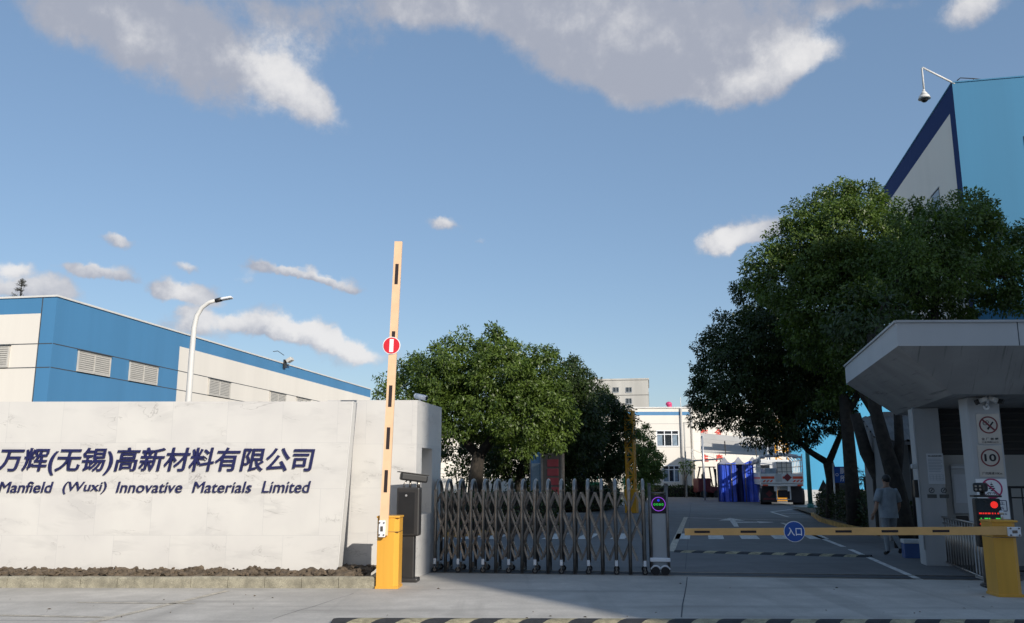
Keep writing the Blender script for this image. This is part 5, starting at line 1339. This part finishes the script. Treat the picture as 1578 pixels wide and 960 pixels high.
# ------------------------------------------------------------ boards, sign, small things
q = P(827, 745, 34.); t = thing('notice_stand', 'blue headed notice stand facing the road under the left trees', 'notice board', (q.x, q.y, 0), R(-52), 'notice stands under the left trees')
zt3 = P(827, 697, 34).z
b = MB(); b.box((0, 0, zt3 / 2 + .35), (.62, .08, zt3 - .7), 0, 0, .015); b.out('panel', 'board_blue', t)
b = MB(); b.box((0, -.045, zt3 / 2 + .2), (.5, .012, zt3 - 1.25), 0, 0, .004); b.out('poster', 'board_grey', t)
b = MB(); b.box((-.33, 0, zt3 / 2), (.06, .1, zt3)); b.box((.33, 0, zt3 / 2), (.06, .1, zt3)); b.out('posts', 'steel_dark', t)
q = P(852, 745, 33.); t = thing('notice_stand', 'dark framed notice stand with red panels facing the road under the left trees', 'notice board', (q.x, q.y, 0), R(-40), 'notice stands under the left trees')
zt3 = P(852, 699, 33).z
b = MB(); b.box((0, 0, zt3 / 2 + .3), (.86, .12, zt3 - .6), 0, 0, .02); b.out('panel', 'charcoal', t)
for k in range(4):
    b = MB(); b.box((.05, -.066, zt3 - .35 - k * .34), (.52, .012, .27), 0, 0, .004); b.out('red_panel', 'board_red', t)
b = MB(); b.box((-.46, 0, zt3 / 2), (.08, .14, zt3)); b.box((.46, 0, zt3 / 2), (.08, .14, zt3)); b.out('posts', 'steel_dark', t)
q = P(838, 752, 35); t = thing('electric_cabinet', 'small teal cabinet between the two notice stands', 'cabinet', (q.x, q.y, 0)); b = MB(); b.box((0, 0, .72), (.5, .4, 1.3), 0, 0, .02); b.out('body', 'teal', t); b = MB(); b.box((0, 0, .04), (.56, .46, .08), 0, 0, .01); b.out('base', 'grey_concrete_wall', t); b = MB(); b.box((.16, -.206, .8), (.03, .02, .14)); b.out('handle', 'black_plastic', t)
# green fence
A, B = P(885, 750, 49), P(962, 750, 55)
t = thing('mesh_fence', 'green mesh fence panels behind the left planting bed', 'fence', (A.x, A.y, 0), math.atan2(B.y - A.y, B.x - A.x)); Lf = (B - A).length
for k in range(4):
    b = MB(); b.cyl((Lf * k / 3, 0, 0), (Lf * k / 3, 0, 1.75), .035, n=8); b.out('post', 'fence_green', t)
for k in range(3):
    b = MB(); x0, x1 = Lf * k / 3 + .05, Lf * (k + 1) / 3 - .05
    for i in range(22): x = x0 + (x1 - x0) * i / 21; b.bar((x, 0, .1), (x, 0, 1.65), .014)
    for i in range(9): b.bar((x0, .012, .1 + i * .19), (x1, .012, .1 + i * .19), .014)
    b.out('mesh_panel', 'fence_green', t)
q = P(913, 745, 50); t = thing('green_bin', 'green open sided trolley bin before the mesh fence', 'bin', (q.x, q.y, 0), R(15)); b = MB(); b.box((0, 0, .9), (.95, .6, .9), 0, 0, .05); b.out('body', 'fence_green', t); b = MB()
for x in (-.42, .42):
    for y in (-.25, .25): b.cyl((x, y, 0), (x, y, 1.9), .03, n=8)
b.out('frame', 'fence_green', t)
q = P(946, 753, 47); t = thing('meter_cabinet', 'small white cabinet on legs beside the pale trunk', 'cabinet', (q.x, q.y, 0)); b = MB(); b.box((0, 0, 1.05), (.32, .2, .7), 0, 0, .02); b.out('body', 'white_paint', t); b = MB(); b.cyl((-.1, 0, 0), (-.1, 0, .7), .02).cyl((.1, 0, 0), (.1, 0, .7), .02); b.out('legs', 'steel_dark', t)
# blue direction sign on two posts
q = P(1296, 745, 33.); t = thing('direction_sign', 'dark blue sign board on two slim posts behind the hedge', 'sign', (q.x, q.y, 0), -R(6))
z1, z0 = P(1296, 719, 33).z, P(1296, 744, 33).z
b = MB(); b.box((0, 0, (z0 + z1) / 2), (.44, .05, z1 - z0), 0, 0, .01); b.out('board', 'sign_blue', t)
for x in (-.25, .25): b = MB(); b.cyl((x, 0, 0), (x, 0, z1 + .12 * (x < 0) + .02), .03, n=8); b.out('post', 'alu', t)
b = MB(); b.ring((-.13, -.0255, (z0 + z1) / 2), .04, .055, .004, n=18); b.out('symbol', 'sign_white', t)
txt('厕', 'sign_lettering', 'sign_white', t, (-.02, .18, (z0 + z1) / 2 + .02, z1 - .05), -.0255, .003, .01); txt('所', 'sign_lettering', 'sign_white', t, (-.02, .18, z0 + .05, (z0 + z1) / 2 - .02), -.0255, .003, .01)
q = P(1269, 745, 40.); t = thing('warning_sign', 'triangular road sign seen dark from behind near the teal post', 'sign', (q.x, q.y, 0)); z1, z0 = P(1269, 739, 40).z, P(1269, 757, 40).z
b = MB(); b.prism([(-.27, 0, z0), (.27, 0, z0), (0, 0, z1)], (0, .02, 0)); b.out('panel', 'stone_dark', t); b = MB(); b.cyl((0, .05, 0), (0, .05, z0 + .2), .03, n=8); b.out('post', 'steel_dark', t)
q = P(1247, 745, 45.); t = thing('lamp_post', 'teal round post standing between the truck and the hedge', 'post', (q.x, q.y, 0)); b = MB(); b.cyl((0, 0, 0), (0, 0, 5.2), .12, .09, 12).cyl((0, 0, 0), (0, 0, .3), .18, .16, 12); b.out('shaft', 'pole_teal', t)
q = P(1296, 760, 37.); t = thing('boulder', 'large dark landscape boulder behind the hedge', 'rock', (q.x, q.y, 0)); b = MB(); b.sph((0, 0, .75), 1., 0, (.72, .6, .78), 3, .04); b.out('stone', 'stone_dark', t)

# ------------------------------------------------------------ person
def person():
    q = G(1375, 856.5)
    t = thing('person', 'person in pale short-sleeved shirt and light trousers walking away beside the hedge', 'person', (q.x, q.y, 0), R(8))
    # skeleton, facing +y (away from the street)
    V_ = []; E_ = []; Rr = []
    def v(p, r): V_.append(Vector(p)); Rr.append(r if isinstance(r, tuple) else (r, r)); return len(V_) - 1
    def chain(start, items):
        k = start
        for p, r in items:
            n = v(p, r); E_.append((k, n)); k = n
        return k
    pel = v((0, 0, .93), (.165, .12))
    chest = chain(pel, [((0, .0, 1.08), (.165, .12)), ((.0, .02, 1.25), (.175, .125)), ((.01, .03, 1.38), (.15, .1))])
    head = chain(chest, [((.015, .045, 1.46), (.055, .06)), ((.025, .065, 1.535), (.068, .08)), ((.03, .07, 1.605), (.078, .095)), ((.03, .06, 1.67), (.06, .075))])
    def hand(w, d, side):
        d = Vector(d).normalized(); s_ = d.cross(Vector((0, 1, .2))).normalized(); base = V_[w]
        pm = chain(w, [(base + d * .06, (.034, .018))])
        for k in range(4):
            o_ = s_ * (k - 1.5) * .019; ln = (.07, .08, .075, .06)[k]; b0 = V_[pm] + o_ + d * .02
            chain(pm, [(b0, .009), (b0 + d * ln * .55 + Vector((0, .006, 0)), .0085), (b0 + d * ln + Vector((0, .018, 0)), .007)])
        th = base + d * .02 - s_ * .03
        chain(w, [(th, .011), (th + d * .035 - s_ * .02, .009), (th + d * .06 - s_ * .022, .008)])
    # left arm swings out to the side and back, right arm bent forward
    la = chain(chest, [((-.17, .02, 1.36), (.062, .06)), ((-.275, -.02, 1.12), (.045, .045)), ((-.33, -.06, 1.0), (.042, .04)), ((-.385, -.06, .90), (.028, .026))]); hand(la, (-.35, .02, -1), -1)
    ra = chain(chest, [((.19, .03, 1.36), (.062, .06)), ((.28, .05, 1.12), (.045, .045)), ((.31, .11, 1.02), (.042, .04)), ((.36, .25, .93), (.028, .026))]); hand(ra, (.15, .8, -.5), 1)
    for sx_, knee, ank, toe in ((-.09, (-.10, .02, .5), (-.10, -.02, .09), (-.11, .13, .045)), (.09, (.12, .12, .51), (.155, -.12, .16), (.165, -.0, .06))):
        k = chain(pel, [((sx_, 0, .86), (.105, .1)), ((sx_ * 1.05 + (knee[0] - sx_) * .5, knee[1] * .5, .68), (.09, .088)), (knee, (.066, .066)), ((Vector(knee) * .5 + Vector(ank) * .5), (.062, .062)), (ank, (.05, .05))])
        chain(k, [((Vector(ank) * .45 + Vector(toe) * .55 - Vector((0, 0, .01))), (.045, .04)), (toe, (.04, .03))])
    me = bpy.data.meshes.new('body'); me.from_pydata([tuple(p) for p in V_], E_, [])
    o = bpy.data.objects.new('body', me); COL.objects.link(o)
    sk_ = o.modifiers.new('skin', 'SKIN'); ss = o.modifiers.new('sub', 'SUBSURF'); ss.levels = 2; ss.render_levels = 2
    if not me.skin_vertices:
        bpy.context.view_layer.objects.active = o
    for i, r in enumerate(Rr): me.skin_vertices[0].data[i].radius = r
    me.skin_vertices[0].data[0].use_root = True
    dg = bpy.context.evaluated_depsgraph_get(); dg.update()
    m2 = bpy.data.meshes.new_from_object(o.evaluated_get(dg)); bpy.data.objects.remove(o)
    m2.name = 'body'; o = bpy.data.objects.new('body', m2); COL.objects.link(o); o.parent = t
    m2.materials.clear()
    for n_ in ('skin', 'trousers', 'shoe', 'shirt'): m2.materials.append(M[n_])
    for f in m2.polygons:
        c = f.center; f.use_smooth = True
        if c.z < .10 or (c.x > .1 and c.z < .17 and c.y < .05): k = 2
        elif c.z < .96 and abs(c.x) < .25: k = 1
        elif c.z > 1.43 or (abs(c.x) > .24 and c.z < 1.16) or abs(c.x) > .3: k = 0
        else: k = 3
        f.material_index = k
    # loose shirt with hem and sleeves, trouser cuffs, hair
    b = MB(); secs = [(.80, .205, .16, .0), (.86, .20, .155, .0), (1.0, .19, .145, .0), (1.2, .20, .15, .02), (1.33, .205, .14, .03), (1.41, .15, .105, .03), (1.45, .075, .08, .04)]; rg = []
    for z, a, c, yo in secs: rg.append([b.bm.verts.new((a * math.cos(u) + .004 * math.sin(5 * u), yo + c * math.sin(u) + .006 * math.sin(7 * u + z * 9), z)) for u in [2 * math.pi * k / 22 for k in range(22)]])
    for i in range(len(rg) - 1):
        for k in range(22): f = b.bm.faces.new((rg[i][k], rg[i][(k + 1) % 22], rg[i + 1][(k + 1) % 22], rg[i + 1][k])); f.smooth = True
    b.tube([(-.15, .02, 1.385), (-.22, .0, 1.27), (-.27, -.015, 1.14)], [.085, .08, .078], 12); b.tube([(.165, .03, 1.385), (.235, .04, 1.27), (.275, .05, 1.14)], [.085, .08, .078], 12)
    b.out('shirt', 'shirt', t)
    b = MB(); b.sph((.03, .05, 1.635), .1, 0, (.88, 1.02, .95), 3, .0035); b.out('hair', 'hair', t)
    b = MB()
    for x in (-.055, .115): b.sph((x, .055, 1.6), .022, 0, (.5, .9, 1.3))
    b.out('ears', 'skin', t)
    b = MB(); b.sph((.03, .165, 1.59), .016, 0, (.8, 1.1, 1.3)); b.out('nose', 'skin', t)
    b = MB(); b.sph((.0, .155, 1.615), .011); b.sph((.06, .155, 1.615), .011); b.bx(.01, .05, .148, .158, 1.548, 1.556); b.out('face_features', 'sign_black', t)
person()

# ------------------------------------------------------------ vegetation
gl_ = 'camphor trees on the left of the inner road'; gr_ = 'camphor trees on the right of the inner road'
def tk(base, Y, pts):          # trunk polyline from pixels at a depth
    return [Vector((0, 0, 0)) if i == 0 and p is None else Vector((P(p[0], p[1], Y + p[2]).x - base.x, p[2] + Y - base.y, P(p[0], p[1], Y + p[2]).z)) for i, p in enumerate(pts)]
# left 1
Y = 31.; base = P(732, 770, Y); base.z = .05
L1 = [(596, 595, 24, 1), (620, 615, 42, -.5), (640, 590, 42, 1), (672, 575, 46, -.8), (700, 545, 34, 0), (690, 600, 55, .5), (742, 560, 30, 1), (768, 545, 38, -.3), (775, 580, 52, -1), (745, 620, 60, -.5), (805, 558, 34, .3), (828, 590, 48, .5), (850, 625, 42, -.3), (800, 640, 60, -.8), (700, 650, 46, -.6), (838, 550, 18, .5), (660, 625, 40, -.8), (860, 655, 34, .2), (770, 665, 45, .8), (706, 528, 24, 0), (757, 527, 26, -.2), (765, 518, 14, 0), (833, 548, 20, 0), (676, 548, 20, 0), (630, 578, 22, .3)]
L1 += [(640, 655, 30, .2), (690, 672, 28, .4), (612, 640, 26, .5), (800, 680, 36, -.4), (735, 668, 30, .8), (850, 680, 30, .3), (700, 600, 50, 2.3), (780, 600, 60, 2.4), (830, 630, 45, 2.2)]
tree('camphor_tree', 'largest left camphor tree with a domed sunlit crown behind the marble pillar', base, px_blobs(base, Y, L1),
     [(tk(base, Y, [None, (733, 735, 0), (738, 700, 0)]), [.34, .26, .22]), (tk(base, Y, [(738, 705, 0), (700, 665, .2), (680, 630, .2)]), [.17, .13, .08]), (tk(base, Y, [(738, 705, 0), (775, 655, -.2), (800, 610, 0)]), [.18, .13, .07])], 1150, .125, 'leaf_camphor', 1, gl_)
Y = 36.; base = P(800, 768, Y); base.z = .05
L2 = [(800, 690, 52, 0), (845, 680, 52, -.5), (890, 672, 44, -.6), (880, 640, 46, 0), (905, 620, 34, .5), (780, 710, 34, .5), (860, 715, 40, .3), (870, 580, 30, 0), (886, 575, 22, .5), (862, 600, 40, 0), (840, 725, 40, .3), (800, 738, 28, .4), (765, 715, 30, .6), (880, 700, 40, .2), (740, 690, 30, 1.0), (700, 690, 26, 1.5)]
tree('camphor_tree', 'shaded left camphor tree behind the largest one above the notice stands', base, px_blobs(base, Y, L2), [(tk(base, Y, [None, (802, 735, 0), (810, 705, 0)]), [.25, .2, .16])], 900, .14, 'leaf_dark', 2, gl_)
Y = 42.; base = P(895, 765, Y); base.z = .05
L3 = [(895, 640, 40, 0), (920, 625, 26, 0), (925, 650, 42, -.5), (945, 660, 34, -.5), (900, 690, 48, 0), (940, 700, 34, 0), (944, 690, 22, .3), (950, 664, 18, 0), (930, 610, 14, 0), (870, 700, 40, .4), (886, 562, 16, 0), (905, 595, 20, .3), (930, 725, 30, .2), (890, 725, 34, .3), (945, 722, 18, .2)]
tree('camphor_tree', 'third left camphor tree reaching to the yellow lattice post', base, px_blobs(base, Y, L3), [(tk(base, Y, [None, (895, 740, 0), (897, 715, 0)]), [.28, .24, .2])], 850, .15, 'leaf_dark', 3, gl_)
Y = 45.; base = P(940, 768, Y); base.z = .05
tree('pale_trunk_tree', 'small tree with a crooked pale trunk in front of the green fence', base, px_blobs(base, Y, [(930, 712, 22, 0), (950, 715, 18, .3), (915, 722, 16, .2)]), [(tk(base, Y, [None, (941, 748, 0), (934, 735, 0), (932, 722, 0)]), [.16, .14, .12, .08])], 420, .2, 'leaf_dark', 4, None, bark='bark_pale')
Y = 60.; base = P(992, 762, Y); base.z = .05
L5 = [(985, 685, 22, 0), (992, 670, 14, 0), (1000, 710, 22, 0), (988, 720, 26, 0), (1004, 728, 20, .4), (980, 740, 22, 0), (1010, 735, 12, 0), (975, 700, 24, 0)]
tree('conical_tree', 'conical mid green tree beside the yellow post before the white hall', base, px_blobs(base, Y, L5), [(tk(base, Y, [None, (992, 740, 0)]), [.2, .14])], 800, .17, 'leaf_mid', 5, None)
# sapling by the white hall
Y = 69.; base = P(1055, 758, Y); base.z = .05
tree('sapling', 'sparse young sapling at the foot of the white hall corner', base, px_blobs(base, Y, [(1052, 715, 6, 0), (1064, 718, 6, 0), (1052, 725, 5, 0), (1065, 726, 4, 0)]), [(tk(base, Y, [None, (1056, 735, 0), (1053, 722, 0)]), [.06, .05, .03]), (tk(base, Y, [(1056, 740, 0), (1063, 725, 0)]), [.04, .02])], 150, .2, 'leaf_mid', 6, None)
# shrubs
def shrub(label, px, py, Y, r, seed, mt='leaf_mid', nm='shrub'):
    base = P(px, py, Y); base.z = .05; k = Y / 1340.
    rs = np.random.RandomState(seed); q = P(px, py, Y)
    t = thing(nm, label, 'shrub', base)
    bl = [(rs.uniform(-.5, .5) * r * k, rs.uniform(-.4, .4) * r * k, q.z - .05 + rs.uniform(-.35, .25) * r * k, r * k * rs.uniform(.5, .75)) for _ in range(6)]
    p, d = crown_points(bl, 420, rs, .3, .4); leaf_mesh('foliage', p, d, .15, mt, t, rs, .2)
    b = MB()
    for x in (-.15, 0, .15): b.tube([(x * .4, 0, 0), (x, x * .3, max(.3, q.z * .5)), (x * 2, 0, q.z)], [.05, .04, .015], 6)
    b.out('stems', 'bark', t)
shrub('round sunlit shrub left of the largest trunk behind the gate', 712, 722, 37., 26, 11)
shrub('leafy shrub right of the largest trunk behind the gate', 752, 728, 38., 18, 12, 'leaf_dark')
shrub('low shrub beside the lattice post base', 990, 757, 57., 14, 13, 'leaf_mid')
# right: three big camphor trees
Y = 34.; base = P(1283, 778, Y); base.z = .05
R1 = [(1085, 615, 22, 0), (1100, 590, 34, -.5), (1095, 545, 26, .5), (1120, 520, 36, 0), (1130, 580, 48, -1), (1150, 620, 40, -.5), (1165, 470, 36, 0), (1175, 530, 56, -1), (1190, 590, 56, -.6), (1200, 640, 44, 0), (1230, 600, 60, -.8), (1235, 655, 34, 0), (1240, 540, 60, -.5), (1215, 480, 46, 0), (1270, 580, 60, 0), (1260, 640, 40, .5), (1290, 630, 30, .8), (1140, 450, 18, 0), (1075, 635, 14, .3), (1110, 640, 22, 0), (1170, 660, 26, .2), (1205, 672, 20, .4), (1310, 560, 50, .6), (1222, 685, 12, .3)]
R1 += [(1085, 648, 20, 0), (1105, 622, 32, -.4), (1135, 650, 28, -.2), (1168, 672, 24, -.2), (1200, 685, 20, 0), (1095, 575, 30, 0), (1075, 615, 18, .2), (1190, 640, 44, -1), (1240, 680, 22, .2), (1150, 560, 50, 2.2), (1220, 580, 60, 2.5), (1190, 500, 50, 2.2)]
tree('camphor_tree', 'leftmost big right-hand camphor tree overhanging the road before the truck', base, px_blobs(base, Y, R1),
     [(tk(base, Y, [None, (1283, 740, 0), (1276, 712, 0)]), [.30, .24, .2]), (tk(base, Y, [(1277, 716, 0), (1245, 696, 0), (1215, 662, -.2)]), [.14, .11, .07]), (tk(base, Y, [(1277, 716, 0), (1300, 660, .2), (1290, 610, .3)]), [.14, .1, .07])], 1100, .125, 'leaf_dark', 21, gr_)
Y = 29.; base = P(1316, 785, Y); base.z = .05
R2 = [(1180, 405, 34, 0), (1165, 425, 28, .5), (1215, 380, 40, 0), (1240, 345, 40, 0), (1265, 330, 38, .5), (1295, 315, 34, 0), (1298, 297, 20, .5), (1330, 320, 36, 0), (1300, 360, 56, -1), (1260, 400, 60, -.8), (1220, 440, 54, -.5), (1340, 370, 60, -1), (1310, 430, 68, -1.2), (1270, 480, 66, -.8), (1350, 470, 66, -.8), (1300, 530, 60, -.4), (1365, 330, 34, 0), (1380, 400, 56, -.4), (1255, 520, 50, 0), (1340, 540, 50, 0), (1320, 590, 40, 0), (1285, 610, 26, .3)]
R2 += [(1270, 420, 60, 2.4), (1330, 420, 60, 2.6), (1310, 500, 60, 2.4)]
tree('camphor_tree', 'tallest right-hand camphor tree with sunlit top in front of the tall building', base, px_blobs(base, Y, R2),
     [(tk(base, Y, [None, (1312, 730, 0), (1306, 660, 0), (1300, 610, 0)]), [.26, .22, .2, .16]), (tk(base, Y, [(1304, 640, 0), (1340, 580, 0), (1350, 500, 0)]), [.14, .11, .08])], 1150, .125, 'leaf_camphor', 22, gr_)
Y = 25.; base = P(1362, 785, Y); base.z = .05
R3 = [(1400, 345, 34, .5), (1435, 335, 34, .2), (1470, 325, 30, 0), (1505, 318, 26, 0), (1520, 335, 22, .3), (1490, 350, 44, -.6), (1440, 375, 50, -.8), (1400, 420, 56, -1), (1460, 425, 50, -1), (1510, 385, 40, -.4), (1385, 470, 40, .3), (1500, 430, 36, 0), (1560, 385, 34, .5), (1590, 370, 30, .5), (1550, 430, 44, 0), (1585, 430, 44, 0), (1540, 468, 26, .3), (1580, 475, 26, .3), (1535, 360, 20, .4), (1420, 470, 44, .6), (1470, 480, 44, .8), (1530, 440, 40, .9), (1570, 400, 40, 1.2), (1480, 390, 50, 1.4), (1420, 390, 50, 1.4), (1545, 400, 30, -.3), (1380, 440, 50, 1.5)]
tree('camphor_tree', 'nearest right-hand camphor tree behind the gatehouse canopy', base, px_blobs(base, Y, R3),
     [(tk(base, Y, [None, (1356, 740, 0), (1335, 700, 0), (1318, 640, 0)]), [.24, .2, .18, .15]), (tk(base, Y, [(1352, 738, 0), (1352, 640, .3), (1346, 560, .3), (1360, 480, .2)]), [.17, .15, .13, .1]), (tk(base, Y, [(1346, 640, .3), (1330, 615, .2), (1322, 580, .1)]), [.09, .08, .05]), (tk(base, Y, [(1360, 490, .2), (1410, 460, 0), (1440, 430, 0)]), [.1, .09, .06]), (tk(base, Y, [(1440, 500, .4), (1441, 460, .3), (1438, 420, .2)]), [.12, .1, .08])], 1350, .115, 'leaf_camphor', 23, gr_)
q = G(1408, 850); t = thing('tree_trunk', 'thick dark forked trunk close behind the rear gatehouse column', 'tree', (q.x + .1, 21.3, 0))
b = MB(); b.tube([(.15, 0, 0), (.12, 0, .8), (.0, 0, 1.7), (-.15, .05, 2.5), (-.3, .1, 3.4), (-.2, .2, 5.2)], [.26, .23, .2, .17, .15, .1], 10); b.tube([(.03, 0, 1.6), (.25, .1, 2.5), (.35, .2, 4.5)], [.15, .12, .08], 8); b.out('trunk', 'bark', t)
rs_ = np.random.RandomState(5); p_, d_ = crown_points([(-.2, .5, 5.6, .9), (.4, .6, 5.2, .8)], 500, rs_); leaf_mesh('crown', p_, d_, .15, 'leaf_dark', t, rs_)
# palm
q = P(1336, 770, 41.); t = thing('palm_tree', 'small fan palm behind the hedge in front of the cyan hall', 'tree', (q.x, q.y, 0))
hz_ = P(1336, 735, 41.).z
b = MB(); b.tube([(0, 0, 0), (.05, 0, hz_ * .5), (0, 0, hz_)], [.16, .12, .11], 8); b.out('trunk', 'bark', t)
b = MB(); rs_ = np.random.RandomState(3)
for k in range(26):
    a = rs_.uniform(0, 6.28); el_ = rs_.uniform(-.7, 1.1); d = Vector((math.cos(a) * math.cos(el_), math.sin(a) * math.cos(el_), math.sin(el_))); L_ = rs_.uniform(.7, 1.1)
    s_ = d.cross(Vector((0, 0, 1))).normalized(); c0 = Vector((0, 0, hz_)) + d * L_ * .45
    for j in range(9):
        u = (j - 4) / 4.; e = c0 + (d * math.cos(u * 1.2) + s_ * math.sin(u * 1.2)).normalized() * L_ * .6 - Vector((0, 0, .12)); w_ = s_ * .035
        b.poly([c0 - w_ * .5, c0 + w_ * .5, e])
    b.poly([Vector((0, 0, hz_)), c0 + s_ * .02, c0 - s_ * .02])
b.out('crown', 'leaf_palm', t)
# bare conifer top behind the factory hall
q = P(33, 455, 58.); t = thing('conifer', 'dark sparse conifer top rising behind the factory hall roof', 'tree', (q.x, q.y, 0)); zt4 = P(34, 431, 58).z
b = MB(); b.tube([(0, 0, 0), (.1, 0, zt4 * .6), (-.1, 0, zt4)], [.2, .12, .02], 8); rs_ = np.random.RandomState(9); pp, dd_ = [], []
for k in range(60):
    z = rs_.uniform(zt4 - 3.5, zt4 - .05); L_ = (zt4 - z) * .42 + .12; a = rs_.uniform(0, 6.28); d = Vector((math.cos(a), math.sin(a), rs_.uniform(.1, .5))) * L_
    b.tube([(-.08, 0, z), Vector((-.08, 0, z)) + d * .6, Vector((-.08, 0, z)) + d + Vector((0, 0, .05))], [.03, .02, .008], 5)
    for j in range(26): u = rs_.uniform(.25, 1); pp.append(Vector((-.08, 0, z)) + d * u + Vector(rs_.normal(0, .04, 3))); dd_.append((d.x, d.y, .3))
b.out('trunk', 'bark', t); leaf_mesh('crown', np.array([tuple(x) for x in pp]), np.array(dd_), .12, 'needle', t, rs_, -.1, .2)
# hedges
hedge('hedge', 'dark clipped hedge along the right bed beside the walking person', [(G(1254, 798).x + .25, 36.6), (12.05, 33), (11.3, 28.7), (10.65, 24.6), (10.1, 22.3), (11.2, 22.0), (13.2, 24), (15.3, 36.4)], .1, 1.0, 300, 'leaf_hedge', 31)
hedge('hedge', 'dark hedge behind the folding gate at the front of the left bed', [(-5.2, 25.6), (-1.6, 25.4), (.6, 26.6), (1.55, 28.2), (1.2, 29.4), (-5.2, 29)], .1, 1.05, 300, 'leaf_hedge', 32)
hedge('hedge', 'low hedge on the far left bed below the trees', [(1.5, 41.6), (3.4, 41.6), (4.6, 43.2), (5.8, 48), (5.6, 52), (1.5, 52)], .1, 1.0, 220, 'leaf_hedge', 33, .12)
hedge('hedge', 'low clipped hedge at the foot of the white hall', [(11.0, 71.5), (16.5, 71.5), (16.5, 73), (11.0, 73)], 0, .75, 160, 'leaf_hedge', 34, .16)

t = thing('sky_block_row', 'unseen long low block behind the viewer on the left, added to hold back sky light', 'building', (-60, -17, 0))  # added out of view to block low sky and darken the shaded gateway
b = MB(); b.bx(0, 76, -10, 0, 0, 9.5); b.out('wall', 'grey_concrete_wall', t)
b = MB()
for fl_ in range(2):
    for k in range(24): b.bx(1 + k * 3, 3 + k * 3, .003, .05, 1.2 + fl_ * 3.6, 3.2 + fl_ * 3.6)
b.out('windows', 'glass_dark', t)
# ------------------------------------------------------------ office block across the street (casts the shade over the gateway)
t = thing('office_building', 'tall plain office block across the street behind the viewer', 'building', (18.4, -15, 0))
b = MB(); sl_ = 10 * math.tan(R(30)) + .6
b.prism([(0, 0, 0), (15.4, 0, 0), (15.4 + sl_, -10, 0), (sl_, -10, 0)], (0, 0, 26)); b.prism([(15.41, 0, 0), (46, 0, 0), (46 + sl_, -10, 0), (15.41 + sl_, -10, 0)], (0, 0, 31.5)); b.out('wall', 'grey_concrete_wall', t)
b = MB()
for fl_ in range(8):
    for k in range(16): b.bx(1 + k * 3, 3 + k * 3, .003, .05, 1.2 + fl_ * 3, 2.9 + fl_ * 3)
b.out('windows', 'glass_dark', t)
